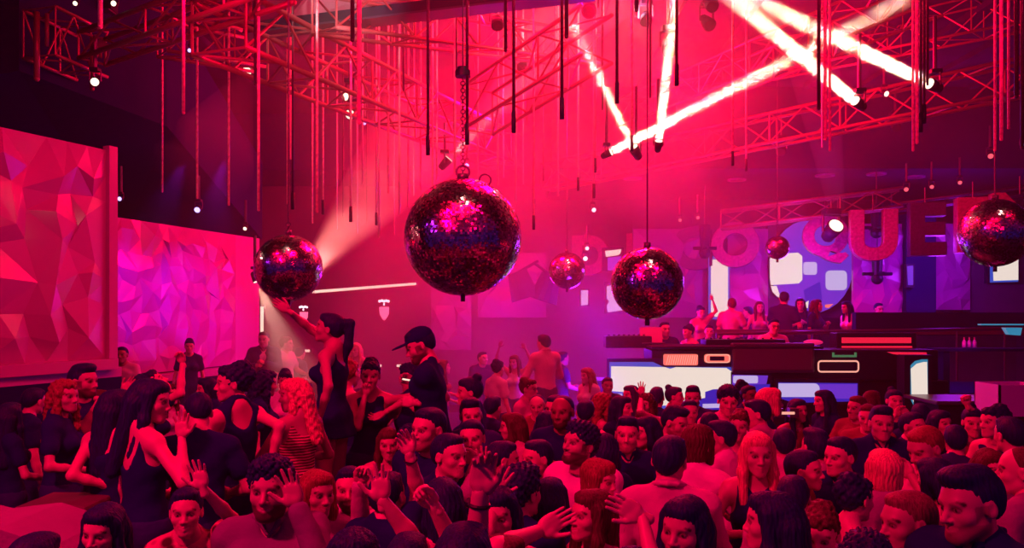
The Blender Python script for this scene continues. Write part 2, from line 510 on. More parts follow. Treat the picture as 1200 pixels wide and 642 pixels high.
# stage screens
SY = 12.55
screen(712, 420, 888, 492, SY, 'largest cream LED screen on the stage front, stepped at its lower right', [
    ('blue2_screen', [(714, 424), (765, 424), (778, 430), (858, 430), (888, 436), (888, 480), (716, 480)]),
    ('blue_screen', [(820, 452), (888, 452), (888, 480), (820, 480)]),
    ('cream_screen', [(716, 429), (779, 430), (785, 432), (792, 430), (851, 431), (857, 435), (857, 452), (852, 455), (835, 456), (826, 459), (826, 466), (804, 470), (803, 475), (775, 475), (770, 462), (716, 458)]),
    ('lav_screen', [(716, 461), (729, 461), (729, 466), (716, 468)]),
    ('lav_screen', [(823, 473), (860, 472), (862, 477), (823, 478)]),
], t=.1)
screen(857, 436, 904, 478, SY - .05, 'violet LED screen with lavender bar, joining the largest screen', [
    ('violet_screen', [(858, 439), (900, 440), (898, 450), (858, 451)]),
    ('lav_screen', rr_pts(859, 440, 888, 449, 2)),
    ('blue_screen', [(858, 451), (902, 450), (900, 472), (858, 474)]),
], t=.1)
screen(908, 444, 1008, 474, SY - .05, 'blue LED screen with pale rounded field below the neon ring', [
    ('blue_screen', [(912, 448), (1005, 449), (1005, 470), (930, 472), (912, 466)]),
    ('violet_screen', [(960, 450), (1004, 450), (1004, 467), (955, 467)]),
    ('lav_screen', rr_pts(912, 449, 960, 465, 6, corners=(0, 1, 1, 0))),
], t=.1)
screen(1060, 416, 1092, 482, 12.2, 'upright cream screen with curved top, right end of the stage', [
    ('teal_screen', [(1067, 428), (1072, 423), (1080, 421), (1087, 421), (1087, 476), (1070, 474), (1067, 468)]),
    ('cream_screen', [(1067, 432), (1074, 426), (1082, 424), (1086, 424), (1087, 474), (1078, 474), (1070, 471), (1068, 462)])], t=.25)
# small teal and blue lights at the right of the gallery front
o = empty('stage_lamp', P(1190, 388, 12.5), 'teal glowing lamp under the gallery edge at the far right', 'lamp')
mb = MB().prism([P(*p, 12.5) for p in ((1178, 384), (1198, 384), (1196, 393), (1183, 392))], (0, .1, 0)); world_child(mb, 'glow_face', M['teal_screen'], o)
mb = MB(); bxp(mb, 1150, 379.5, 1200, 381, 12.4, .1, 0); world_child(mb, 'strip', M['teal_screen'], o)
# magenta box at the right
o = empty('cube_table', P(1188, 486, 9.2), 'magenta open box standing at the right edge behind the dancers', 'box')
a = P(1171, 486, 9.2)
mb = MB()
for (x0, x1, y0, y1) in ((0, .02, 0, .5), (.5, .52, 0, .5), (0, .52, .48, .5), (0, .52, 0, .02)):
    mb.box((a.x + x0, a.y + y0, a.z), (a.x + x1, a.y + y1, a.z + .32))
mb.box((a.x, a.y, a.z - .02), (a.x + .52, a.y + .5, a.z))
world_child(mb, 'box_shell', M['magenta'], o)
mb = MB().box((a.x + .05, a.y + .05, 0), (a.x + .47, a.y + .45, a.z - .02)); world_child(mb, 'stand', M['black'], o)
# dark bar counter at far right
o = MB().box((5.6, 11.2, 0), (9.5, 11.9, 1.15)).build('bar_counter', M['black'], origin=None); tag(o, 'dark bar counter in the shade at the right, below the gallery', 'counter')
o2 = MB().box((5.5, 11.05, 1.15), (9.6, 12.0, 1.2), .01).build('counter_top', M['metal_dark'], o)
# ================================================================== RIGGING
def truss(p0, p1, w, h, label, n=None, r=.028, group=None, m='alu', name='truss'):
    p0 = Vector(p0); p1 = Vector(p1)
    d = p1 - p0; L = d.length; u = d.normalized()
    s = u.cross(Vector((0, 0, 1))).normalized() * (w / 2)
    z = Vector((0, 0, 1)) * (h / 2)
    n = n or max(3, int(L / .55))
    root = empty(name, (p0 + p1) / 2, label, 'truss', group)
    c = [s + z, -s + z, -s - z, s - z]
    mb = MB()
    for k in c:
        mb = MB().cyl(p0 + k, p1 + k, r, seg=8)
        world_child(mb, 'chord', M[m], root, True)
    mb = MB()
    for i in range(n):
        a = p0 + d * i / n; b = p0 + d * (i + 1) / n
        for k in range(4):
            A, B = c[k], c[(k + 1) % 4]
            if i % 2: A, B = B, A
            mb.cyl(a + A, b + B, r * .5, seg=5)
            if i % 2 == 0: mb.cyl(a + A, a + B, r * .5, seg=5)
    world_child(mb, 'lattice', M[m], root)
    return root
TG = 'roof trusses over the dance floor'
truss((-2.75, 8.0, 5.05), (-.1, 15.0, 5.15), .62, .5, 'truss running from the upper left into the haze, brightly lit along its top chords', r=.03)
truss(P(108, 57, 9.3), P(330, -22, 7.6), .3, .28, 'slim truss arm rising right from the red end plate at the upper left', r=.028)
truss(P(46, 38, 8.9), P(108, 66, 9.6), .42, .5, 'short lattice bay between two posts in the upper left corner', r=.02)
truss(P(640, 208, 17.4), P(1230, 84, 12.5), .4, .5, 'long roof truss rising to the right above the hanging letters', r=.03)
truss(P(735, 135, 15.8), P(1090, -10, 10.5), .5, .5, 'roof truss crossing behind the white beams', r=.022)
truss(P(820, 90, 16), P(1200, 10, 12), .5, .5, 'high roof truss at the upper right behind the beams', r=.022)
truss(P(845, 258, 17.9), P(1056, 232, 17.0), .4, .36, 'silver truss carrying the big hanging letters', r=.03)
truss(P(1050, 243, 17.0), P(1230, 220, 16.3), .3, .14, 'thin dark truss end over the last letters', r=.022, m='metal_dark')
truss(P(560, 130, 11.2), P(700, 40, 9.6), .5, .55, 'roof truss crossing the pale glow above the biggest ball', r=.026)
truss(P(380, 12, 8.4), P(690, 60, 12.5), .35, .4, 'upper centre truss above the chain hoist', r=.024)
truss(P(190, 42, 9.6), P(305, 62, 10.4), .3, .4, 'short truss piece beside the glowing left-hand lamp', r=.022)
# big roof beams
for (a, b, lb) in ((P(285, 38, 9.4), P(700, -12, 8.3), 'dark roof beam sloping up to the right above the left truss'),
                   (P(-60, 8, 10), P(130, 10, 10), 'dark roof beam end in the upper left corner'),):
    o = empty('roof_girder', (a + b) / 2, lb, 'beam')
    mb = MB(); v = (0, 0, .07)
    mb.prism([a, b, b + Vector((0, 0, .11)), a + Vector((0, 0, .11))], (0, .18, 0)); world_child(mb, 'web', M['plastic'], o)
    mb = MB(); mb.prism([a + Vector((0, -.05, -.01)), b + Vector((0, -.05, -.01)), b + Vector((0, .23, -.01)), a + Vector((0, .23, -.01))], (0, 0, -.02)); world_child(mb, 'flange', M['metal_dark'], o)
# canvas sail under the roof
o = MB().prism([P(330, 30, 9.6), P(420, 22, 9.9), P(484, -2, 9.2), P(500, -30, 9.0), P(380, -30, 9.3)], (0, .03, 0)).build('canvas_sail', M['cloth_white'])
tag(o, 'pale canvas sail stretched under the roof at the upper left of centre', 'canvas')
# corner posts, left
def post(px, y0, y1, Y, w, lb, m='alu'):
    a = P(px, y0, Y); b = P(px, y1, Y)
    o = empty('truss_post', b, lb, 'post')
    mb = MB(); mb.cyl(a, b, w / 2, seg=10).cyl(a + Vector((w * 1.3, 0.05, 0)), b + Vector((w * 1.3, .05, .35)), w * .35, seg=8)
    world_child(mb, 'tube', M[m], o, True)
    mb = MB(); mb.sph(b, w * .52, 10); world_child(mb, 'end_cap', M[m], o, True)
post(43, 14, 92, 8.8, .06, 'upright tube with rounded end hanging in the upper left corner')
post(108, 44, 104, 9.2, .05, 'upright post below the red end plate')
o = MB().prism([P(109, 48, 9.15), P(118, 46, 9.15), P(128, 52, 9.15), P(109, 63, 9.15)], (0, .05, 0)).build('end_plate', M['letter_red']); tag(o, 'small bright red end plate where two trusses meet at the upper left', 'plate')

# ------------------------------------------------------------------ hanging light tubes
tube_mats = {  # lit and dark looks of the tubes put into their base colours
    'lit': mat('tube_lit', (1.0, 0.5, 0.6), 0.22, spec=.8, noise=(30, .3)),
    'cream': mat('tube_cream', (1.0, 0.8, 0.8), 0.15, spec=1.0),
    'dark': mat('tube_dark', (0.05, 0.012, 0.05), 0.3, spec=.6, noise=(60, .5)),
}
tubes = [  # x, end row, width px, kind, black end
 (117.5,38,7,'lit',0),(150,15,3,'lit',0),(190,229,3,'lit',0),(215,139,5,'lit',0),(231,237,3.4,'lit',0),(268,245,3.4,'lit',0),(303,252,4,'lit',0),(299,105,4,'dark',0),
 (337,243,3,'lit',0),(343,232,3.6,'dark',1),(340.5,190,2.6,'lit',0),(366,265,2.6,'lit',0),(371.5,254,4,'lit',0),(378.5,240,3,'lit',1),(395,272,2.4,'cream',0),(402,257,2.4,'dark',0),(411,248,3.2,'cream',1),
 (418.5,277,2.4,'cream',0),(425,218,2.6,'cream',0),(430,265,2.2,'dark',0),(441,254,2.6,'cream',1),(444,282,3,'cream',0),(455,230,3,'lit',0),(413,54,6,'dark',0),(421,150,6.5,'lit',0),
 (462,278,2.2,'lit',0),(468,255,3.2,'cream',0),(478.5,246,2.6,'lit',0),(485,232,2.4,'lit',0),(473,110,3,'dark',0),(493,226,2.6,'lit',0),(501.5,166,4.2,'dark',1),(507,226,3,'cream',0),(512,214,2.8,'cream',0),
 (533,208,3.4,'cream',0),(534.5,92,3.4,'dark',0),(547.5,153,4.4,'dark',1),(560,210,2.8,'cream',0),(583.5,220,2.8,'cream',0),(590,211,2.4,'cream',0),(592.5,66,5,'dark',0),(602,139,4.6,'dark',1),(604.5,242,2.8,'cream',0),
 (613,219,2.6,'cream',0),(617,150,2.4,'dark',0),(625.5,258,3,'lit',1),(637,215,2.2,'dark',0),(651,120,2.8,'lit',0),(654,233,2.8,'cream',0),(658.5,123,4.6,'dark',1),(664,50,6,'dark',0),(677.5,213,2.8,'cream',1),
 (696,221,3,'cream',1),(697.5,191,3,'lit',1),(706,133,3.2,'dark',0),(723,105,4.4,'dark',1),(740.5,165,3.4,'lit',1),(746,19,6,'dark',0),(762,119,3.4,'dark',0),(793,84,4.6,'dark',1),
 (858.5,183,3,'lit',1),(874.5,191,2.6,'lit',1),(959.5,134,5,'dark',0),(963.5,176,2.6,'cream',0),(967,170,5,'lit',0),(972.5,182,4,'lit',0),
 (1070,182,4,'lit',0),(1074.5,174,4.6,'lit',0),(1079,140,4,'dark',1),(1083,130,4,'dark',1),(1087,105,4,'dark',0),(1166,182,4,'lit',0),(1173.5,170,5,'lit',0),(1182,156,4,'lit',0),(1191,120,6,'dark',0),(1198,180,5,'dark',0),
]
def side_word(x):
    marks = [(117,'the left corner'),(215,'the tall red wall panel'),(337,'the left mirror ball'),(450,'the gap before the biggest ball'),(541,'the biggest mirror ball'),(605,'the biggest ball\'s right side'),(664,'the small hazy ball'),(758,'the speckled red ball'),(866,'the letter O'),(966,'the letter Q'),(1078,'the pair of letters E'),(1182,'the right-edge mirror ball')]
    return min(marks, key=lambda m: abs(m[0] - x))
cnt = {}
order = ['first', 'second', 'third', 'fourth', 'fifth', 'sixth', 'seventh', 'eighth', 'ninth', 'tenth', 'eleventh', 'twelfth', 'thirteenth', 'fourteenth', 'fifteenth', 'sixteenth', 'seventeenth', 'eighteenth', 'nineteenth', 'twentieth']
kindw = {'lit': 'red-lit', 'cream': 'pale', 'dark': 'dark'}
for (x, ye, wpx, kd, endb) in sorted(tubes):
    Y = min(13.5, max(7.2, 32.0 / wpx))
    b = P(x, ye, Y)
    top = min(CZ - .01, b.z + 6)
    w = wpx * Y / FPX
    mk = side_word(x)[1]
    cnt[mk] = cnt.get(mk, 0) + 1
    lb = '%s hanging tube%s, %s from left over %s' % (kindw[kd], ' with black end' if endb else '', order[cnt[mk] - 1], mk)
    o = empty('hanging_tube', b, lb, 'hanging light tube', 'light tubes hanging from the roof')
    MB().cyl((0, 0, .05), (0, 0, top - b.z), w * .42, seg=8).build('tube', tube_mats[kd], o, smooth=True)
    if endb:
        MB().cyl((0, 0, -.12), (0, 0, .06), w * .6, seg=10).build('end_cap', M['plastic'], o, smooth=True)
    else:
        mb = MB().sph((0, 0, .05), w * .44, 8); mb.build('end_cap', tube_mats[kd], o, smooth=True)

# ------------------------------------------------------------------ mirror balls
def mirror_mat(name, tint, rough):
    m = mat(name, tint, rough, 1.0)
    nt = m.node_tree; b = nt.nodes['Principled BSDF']
    g = nt.nodes.new('ShaderNodeNewGeometry')
    r = nt.nodes.new('ShaderNodeMapRange'); r.inputs[3].default_value = .3; r.inputs[4].default_value = 1.05
    mx = nt.nodes.new('ShaderNodeVectorMath'); mx.operation = 'SCALE'; mx.inputs[0].default_value = tint
    nt.links.new(g.outputs['Random Per Island'], r.inputs[0]); nt.links.new(r.outputs[0], mx.inputs['Scale']); nt.links.new(mx.outputs[0], b.inputs['Base Color'])
    return m
M['mirror'] = mirror_mat('mirror', (.95, .85, .95), .17)
M['grout'] = mat('grout', (.015, .01, .03), .5)
def ball_mesh(r, tile, tilt, seed):
    rr = random.Random(seed)
    vs = []; fs = []
    nb = int(math.pi * r / tile)
    for i in range(nb):
        th0 = math.pi * i / nb; th1 = math.pi * (i + 1) / nb
        thm = (th0 + th1) / 2
        n = max(3, int(2 * math.pi * r * math.sin(thm) / tile))
        for j in range(n):
            p0 = 2 * math.pi * j / n; p1 = 2 * math.pi * (j + 1) / n
            pm = (p0 + p1) / 2
            c = Vector((math.sin(thm) * math.cos(pm), math.sin(thm) * math.sin(pm), math.cos(thm)))
            e1 = Vector((-math.sin(pm), math.cos(pm), 0)); e2 = c.cross(e1)
            nn = (c + e1 * rr.gauss(0, tilt) + e2 * rr.gauss(0, tilt)).normalized()
            e1 = (e1 - nn * e1.dot(nn)).normalized(); e2 = nn.cross(e1)
            hw = r * math.sin(thm) * math.pi / n * .93; hh = tile * .465
            k = len(vs)
            for sx, sy in ((-1, -1), (1, -1), (1, 1), (-1, 1)):
                vs.append(c * r + e1 * hw * sx + e2 * hh * sy)
            fs.append((k, k + 1, k + 2, k + 3))
    me = bpy.data.meshes.new('mirror_tiles')
    me.from_pydata(vs, [], fs)
    return me
def mirror_ball(px, py, rpx, r, tile, tilt, label, seed, chain_top, motor=False, rings=False):
    Y = r * FPX / rpx
    c = P(px, py, Y)
    root = empty('mirror_ball', c, label, 'mirror ball', 'mirror balls hanging over the crowd')
    link('mirror_tiles', ball_mesh(r, tile, tilt, seed), M['mirror'], root)
    MB().sph((0, 0, 0), r * .985, 40).build('core', M['grout'], root, smooth=True)
    MB().cyl((0, 0, r - .01), (0, 0, r + .04), .05 * r * 2, seg=16).build('top_plate', M['metal_dark'], root, smooth=True)
    MB().cyl((0, 0, -r - .05), (0, 0, -r + .02), .02, seg=10).build('bottom_bolt', M['metal_dark'], root, smooth=True)
    ct = P(px, chain_top, Y).z - c.z
    mb = MB(); z = r + .06; k = 0
    while z < ct:
        lh = .07 * max(.6, r)
        mb.torus((0, 0, z), lh * .45, lh * .12, 'y' if k % 2 else 'x', 10, 5)
        z += lh * .72; k += 1
    mb.build('chain', M['metal_dark'], root)
    if rings:
        mb = MB().torus((r * .38, 0, r * .98), .05, .008, 'y', 16, 6).torus((-.0, 0, r + .06), .055, .01, 'y', 16, 6)
        mb.build('lifting_ring', M['metal_dark'], root)
    if motor:
        mb = MB().cyl((0, 0, ct), (0, 0, ct + .05), .068, seg=20).cyl((0, 0, ct + .05), (0, 0, ct + .08), .05, seg=20)
        mb.build('rotator_motor', M['plastic'], root, smooth=False)
    top = min(CZ - .01 - c.z, 5)
    mb = MB().cyl((0, 0, ct), (0, 0, top), .007, seg=6)
    mb.build('cable', M['metal_dark'], root)
    for dx, dy, dz, col_, e_ in ((-1.6, -2.6, 2.6, (1, 0, .045), 380), (1.3, -2.4, 2.9, (1, 0, .045), 330), (0.2, -1.6, 3.0, (1, .5, .4), 30), (-2.2, -1.5, .6, (.5, .02, 1), 10)):
        k_ = (r / .5)
        light('SPOT', c + Vector((dx, dy, dz)), col_, e_ * (1.0 if r > .4 else .8), .12, target=c, spot_size=2.6 * math.atan(r / 3.8), spot_blend=.2)  # unseen spots added around each ball to redden and glint its tiles
    return root
mirror_ball(542.5, 278, 68.5, .5, .019, .055, 'biggest mirror ball, at the centre, red band above and dark below', 1, 90, motor=True, rings=True)
mirror_ball(338, 314, 39.3, .3, .0125, .03, 'smooth glossy mirror ball above the raised hand of the woman in the short dress', 2, 262)
mirror_ball(758.5, 332, 42.3, .3, .015, .055, 'speckled red mirror ball with dark lower half over the dance floor', 3, 290)
mirror_ball(1166, 273, 39.5, .34, .017, .045, 'mirror ball with dark lower half at the right edge, in front of the last letters', 4, 232)
mirror_ball(664.5, 317, 21.5, .3, .02, .03, 'small hazy mirror ball between the biggest and the speckled red one', 5, 200)
mirror_ball(911, 290, 13.8, .2, .02, .02, 'smallest mirror ball, in front of the round screen', 6, 240)

# ------------------------------------------------------------------ moving head lamps
def lamp(px, py, Y, size, direction, label, lens='lens', body='plastic', hang=.5, lit=True, name='moving_head_lamp'):
    c = P(px, py, Y)
    root = empty(name, c, label, 'stage light')
    d = Vector(direction).normalized()
    s = size
    MB().cyl(-d * s * 1.3, -d * s * .05, s * .42, s * .55, 16).cyl(-d * s * 1.5, -d * s * 1.3, s * .25, s * .42, 16).build('head', M[body], root, smooth=True)
    hd_ = [c_ for c_ in bpy.data.objects if c_.parent == root and c_.name.startswith('head')][-1]
    MB().cyl(-d * s * .05, d * s * .02, s * .46, seg=18).build('lens', M[lens], hd_)
    k = -d * s * .7
    side = d.cross(Vector((0, 0, 1)))
    if side.length < .1: side = Vector((1, 0, 0))
    side.normalize()
    top = k + Vector((0, 0, s * 1.3))
    MB().tube([k + side * s * .6, k + side * s * .6 + Vector((0, 0, s * 1.1)), k - side * s * .6 + Vector((0, 0, s * 1.1)), k - side * s * .6], s * .09, 6).build('yoke', M['metal_dark'], root)
    MB().box((k.x - s * .5, k.y - s * .5, k.z + s * 1.1), (k.x + s * .5, k.y + s * .5, k.z + s * 1.5), s * .05).build('base', M[body], root)
    if hang > 0:
        MB().cyl((k.x, k.y, k.z + s * 1.5), (k.x, k.y, k.z + s * 1.5 + hang), .02, seg=6).build('clamp_rod', M['metal_dark'], root)
    return root

beam_v = vol_mat('beam_haze', 0.55)
def beam(a, b, r0, r1, power, label, col=(1, .66, .44), dens=None, spread=2.0, back=0.0, e_size=None, noise=None, kind='AREA', angle=6):
    A = P(*a) if len(a) == 3 else Vector(a)
    B = P(*b) if len(b) == 3 else Vector(b)
    d = B - A
    bm = bmesh.new()
    bmesh.ops.create_cone(bm, cap_ends=True, segments=28, radius1=r0, radius2=r1, depth=d.length)
    me = bpy.data.meshes.new('light_beam'); bm.to_mesh(me); bm.free()
    o = link('light_beam', me, beam_v if dens is None else vol_mat('beam_haze', dens, noise=noise))
    o.matrix_world = Matrix.Translation((A + B) / 2) @ d.to_track_quat('Z', 'Y').to_matrix().to_4x4()
    tag(o, label, 'light beam', None, 'stuff')
    u = d.normalized()
    if kind == 'AREA':
        l = bpy.data.lights.new('beam_light', 'AREA'); l.shape = 'DISK'; l.size = (e_size or r0 * 2.2); l.spread = R(spread)
    else:
        l = bpy.data.lights.new('beam_light', 'SPOT'); l.spot_size = R(angle); l.spot_blend = .9; l.shadow_soft_size = .03
    l.energy = power; l.color = col
    lo = bpy.data.objects.new('beam_light', l); C.objects.link(lo)
    lo.matrix_world = Matrix.Translation(A + u * .03 - u * back) @ (-u).to_track_quat('Z', 'Y').to_matrix().to_4x4()
    return u
LB = 'white beam '
beams = [
 ((1002, 118, 9.3), (846, -12, 8.3), .06, .10, 14, 'pale beam from the lamp left of the paired tubes, steep to the upper left', .06),
 ((1089, 98, 9.5), (856, -14, 8.5), .06, .115, 15, 'pale beam from the rightmost bright lamp, shallow to the upper left', .065),
 ((716, 178, 9.8), (1068, -4, 8.6), .045, .12, 15, 'long pale beam rising from the lower left to the upper right', .045),
 ((772, 165, 9.2), (792, -14, 8.4), .042, .065, 11, 'short upright pale beam, nearly vertical', .045),
 ((742, 172, 9.9), (672, 30, 9.2), .035, .065, 6, 'thin pale beam leaning to the upper left beside the upright one', .06),
]
for a, b, r0, r1, pw, lb, ls in beams:
    u = beam(a, b, r0, r1, pw, lb)
    lamp(*a, ls * 1.9, u, 'moving head lamp throwing the ' + ' '.join(lb.split()[:10]), hang=.6)
# broad soft beams in smoke
u = beam((340, 347, 12.0), (500, 150, 13.5), .05, .85, 1500, 'broad smoky beam rising right from the lamp behind the left mirror ball', (1, .24, .20), dens=.9, noise=(1.6, .30, .62), kind='SPOT', angle=30)
lamp(340, 347, 12.0, .16, u, 'lamp below right of the left mirror ball throwing the smoky beam', hang=.5)
u = beam((528, 186, 12.5), (700, -14, 12.5), .05, .62, 500, 'wide pale beam above the biggest mirror ball crossing the roof truss', (1, .5, .42), dens=.5, noise=(1.2, .2, .6), kind='SPOT', angle=22)
lamp(526, 186, 12.5, .13, u, 'lamp just above the biggest mirror ball', hang=.4)
u = beam((984, 266, 17.3), (946, 30, 14.5), .12, .5, 360, 'soft red beam standing above the letter Q', (1, .02, .09), dens=.3, kind='SPOT', angle=11)
lamp(980, 264, 16.8, .30, (.15, -.8, .5), 'large bright lamp over the letter Q', hang=.2)
u = beam((302, 332, 10.8), (352, 452, 10.8), .04, .45, 300, 'pale wedge of light below the left mirror ball', (1, .45, .36), dens=.35, kind='SPOT', angle=34)
lamp(301, 330, 10.9, .09, u, 'small lamp at the end of the violet panel', hang=.4)
u = beam((292, 84, 10.5), (240, 190, 12), .05, .7, 60, 'dim red cone under the left truss lamp', (1, .02, .1), dens=.16, kind='SPOT', angle=34)
lamp(289, 84, 10.5, .12, (.2, -.9, -.35), 'glowing oval lamp under the left truss')
lamps = [
 (111, 96, 9.0, .09, (.3, -.8, -.4), 'small lamp with bright slit at the foot of the upper left post', 'lens'),
 (410, 134, 11.0, .13, (-.2, -.9, -.3), 'bright round lamp in the red haze left of centre', 'lens'),
 (404, 112, 10.6, .13, (-.6, -.7, -.3), 'lamp with bright striped face above the round lamp left of centre', 'lens'),
 (427, 144, 14, .07, (0, -1, -.2), 'tiny violet lamp left of centre among the tubes', 'bluelens'),
 (547, 194, 13.0, .07, (0, -1, -.3), 'tiny violet lamp right above the biggest mirror ball', 'bluelens'),
 (222, 59, 9.6, .045, (0, -1, -.2), 'tiny violet lamp at the top of the short thick tube', 'bluelens'),
 (140, 233, 11.5, .06, (0, -1, -.2), 'small violet lamp above the first violet panel column', 'bluelens'),
 (231, 246, 12.5, .09, (0, -1, -.5), 'small violet lamp hanging above the violet panel', 'bluelens'),
 (287, 268, 13.5, .06, (0, -1, -.5), 'small pale lamp at the top right of the violet panel', 'lens'),
 (696, 246, 16, .09, (.3, -1, -.4), 'small white lamp hanging under the lower ceiling', 'whitelens'),
 (688, 291, 17, .08, (0, -1, 0), 'round white lamp above the lavender screen', 'whitelens'),
 (686, 303, 17, .10, (0, -1, -.2), 'white lamp next to the small hazy mirror ball', 'whitelens'),
 (797, 258, 17, .07, (0, -1, -.2), 'small pink lamp left of the letter C', 'redlens'),
 (818, 255, 17, .07, (0, -1, -.2), 'small pink lamp above the letter C', 'redlens'),
 (1039, 110, 13.5, .09, (.3, -.8, -.4), 'small tilted pink lamp between the beam lamps', 'lens'),
 (1062, 222, 16.4, .09, (-.4, -.8, -.4), 'red lamp hanging left of the pillar under the roof', 'redlens'),
 (1092, 219, 16.4, .08, (-.3, -.8, -.4), 'small red lamp right of the truss end', 'redlens'),
 (1125, 214, 16.4, .08, (-.3, -.8, -.4), 'small red lamp above the last letters', 'redlens'),
 (1161, 183, 14, .09, (-.3, -.8, -.4), 'red lamp near the low end of the right-hand tubes', 'redlens'),
 (1199, 170, 12, .06, (-.3, -.8, -.2), 'tiny violet lamp at the right edge', 'bluelens'),
 (1045, 247, 18, .10, (-.3, -.8, -.2), 'faint lamp behind the letter U', 'redlens'),
 (133, 4, 9, .06, (0, -1, -.3), 'small pale lamp at the top of the upper left corner', 'lens'),
 (88, 4, 9, .05, (0, -1, -.6), 'tiny pale lamp beside the dark roof beam end', 'lens'),
 (297, 19, 9.4, .05, (0, -1, -.2), 'small star-like lamp at the left end of the long roof beam', 'lens'),
]
for (x, y, Y, s, d, lb, ln) in lamps:
    lamp(x, y, Y, s, d, lb, lens=ln, hang=.35)
for (x, y, Y, s, lb) in ((583, 30, 10, .14, 'unlit moving head right of the chain hoist'), (608, 82, 12, .14, 'unlit moving head in the glow above the biggest ball'), (690, 14, 10, .16, 'large unlit moving head at the top, left of the white glow'),
                         (785, 60, 10.5, .17, 'unlit moving head between the white glow and the beams'), (832, 30, 11.5, .17, 'unlit moving head hanging at the upper right of centre'), (835, 8, 11, .16, 'highest unlit moving head right of centre'),
                         (757, 25, 11, .15, 'unlit moving head beside the white glow'), (1050, 150, 15, .16, 'unlit lamp hanging under the right roof truss'), (915, 178, 15.5, .16, 'unlit lamp pair above the letter Q')):
    lamp(x, y, Y, s, (random.Random(x).uniform(-.5, .5), -.7, -.6), lb, lens='grout', hang=.5)
# can speakers on the back wall
for (x, y, a, lb) in ((616, 337, -.35, 'left one of two dark can speakers on the back wall'), (636, 340, .35, 'right one of two dark can speakers on the back wall')):
    c = P(x, y, 17.5)
    o = empty('can_speaker', c, lb, 'speaker')
    MB().cyl((a * .5, 0, .32), (0, 0, -.22), .2, .3, 16).build('can_body', M['dark'], o)
    MB().cyl((a * .5, 0, .3), (-a * .6 + .05, 0, .55), .03, seg=6).build('bracket', M['dark'], o)
# hanging chandeliers, dark, in front of the letter wall
for (x, y, s, lb) in ((1027, 268, .3, 'dark hanging fixture seen through the letter U'), (1028, 322, .3, 'dark hanging fixture in front of the faceted panel below the letter U'), (826, 292, .24, 'dark hanging fixture seen through the letter C')):
    c = P(x, y, 17.4)
    o = empty('hanging_fixture', c, lb, 'hanging fixture')
    MB().cyl((0, 0, .0), (0, 0, .5), .09, .12, 12).sph((0, 0, -.08), .12, 12).cyl((-s, 0, .02), (s, 0, .02), .035, seg=8).cyl((0, -s, .02), (0, s, .02), .035, seg=8).build('fixture_body', M['plastic'], o)
    MB().cyl((0, 0, .5), (0, 0, 1.3), .012, seg=6).build('cable', M['metal_dark'], o)

# ------------------------------------------------------------------ hanging letters
def letter(ch, px, ybot, h_px, m, label, dark=False):
    cu = bpy.data.curves.new('letter', 'FONT')
    cu.body = ch; cu.size = 1.0; cu.extrude = .11; cu.offset = .045; cu.align_x = 'CENTER'; cu.resolution_u = 6
    cu.bevel_depth = .012
    tmp = bpy.data.objects.new('tmp', cu); C.objects.link(tmp)
    bpy.context.view_layer.update()
    me = bpy.data.meshes.new_from_object(tmp.evaluated_get(bpy.context.evaluated_depsgraph_get()))
    bpy.data.objects.remove(tmp)
    zs = [v.co.y for v in me.vertices]; lo, hi = min(zs), max(zs)
    s = 1.0 / (hi - lo)
    for v in me.vertices: v.co = Vector((v.co.x * s, v.co.z * s * 1.0, (v.co.y - lo) * s))
    Y = 1.0 * FPX / h_px
    root = empty('letter_sign', P(px, ybot, Y), label, 'letter', 'big hanging letters spelling DISCO QUEEN', rz=R(-14))
    me.name = 'letter_body'
    link('letter_body', me, M[m], root)
    MB().cyl((0, 0, .98), (0, 0, 1.3), .012, seg=6).build('hanger', M['metal_dark'], root)
for a in (('D', 692, 323, 47, 'letter_red', 'big hanging letter D, faint in the haze, first of the row'),
          ('I', 741, 322, 48, 'letter_red', 'big hanging letter I, faint beside the speckled red ball'),
          ('S', 773, 321, 50, 'letter_red', 'big hanging letter S, partly behind the speckled red ball'),
          ('C', 811, 317, 52, 'letter_dark', 'big hanging letter C, dark against the violet wall'),
          ('O', 861.5, 313.5, 53, 'letter_red', 'big hanging letter O, bright red ring, complete and unobstructed'),
          ('Q', 967, 309, 57, 'letter_red', 'big hanging letter Q in front of the round screen'),
          ('U', 1023, 306, 60, 'letter_red', 'big hanging letter U in front of a dark fixture'),
          ('E', 1084, 300, 62, 'letter_dark', 'big hanging letter E, dark, before the pillar'),
          ('E', 1140, 296, 64, 'letter_red', 'big hanging letter E, red, partly behind the right-edge ball'),
          ('N', 1195, 292, 66, 'letter_red', 'big hanging letter N, last of the row at the right edge')):
    letter(*a)

# ------------------------------------------------------------------ neon lines and lit signs at the back left
def neon(pts, w, m, label, name='neon_tube', cat='neon light', Yh=.03):
    q = [P(*p) for p in pts]
    o = empty(name, q[0], label, cat)
    mb = MB(); mb.tube(q, w, 8); world_child(mb, 'glass_tube', M[m], o, True)
    mb = MB()
    for p in (q[0], q[-1]): mb.box((p.x - .04, p.y, p.z - .04), (p.x + .04, p.y + .08, p.z + .04))
    world_child(mb, 'end_socket', M['metal_dark'], o)
neon([(366, 342, 17.0), (487, 332.5, 19.0)], .028, 'cream_lit', 'long cream neon line behind the left mirror ball')
neon([(307, 359, 16.8), (307, 390, 16.8)], .032, 'cream_lit', 'upright cream neon line beside the violet panel')
for (x0, x1, y, lb) in ((321, 328, 411, 'shortest cream light bar low at the back left, beside the man in the dark suit'), (353, 363, 411, 'cream light bar low at the back, left of the short dress'), (441, 447, 428.5, 'cream light bar at the back, left of the cap'), (465, 472, 428.5, 'cream light bar at the back, just left of the cap wearer')):
    neon([(x0, y, 17), (x1, y, 17)], .024, 'cream_lit', lb)
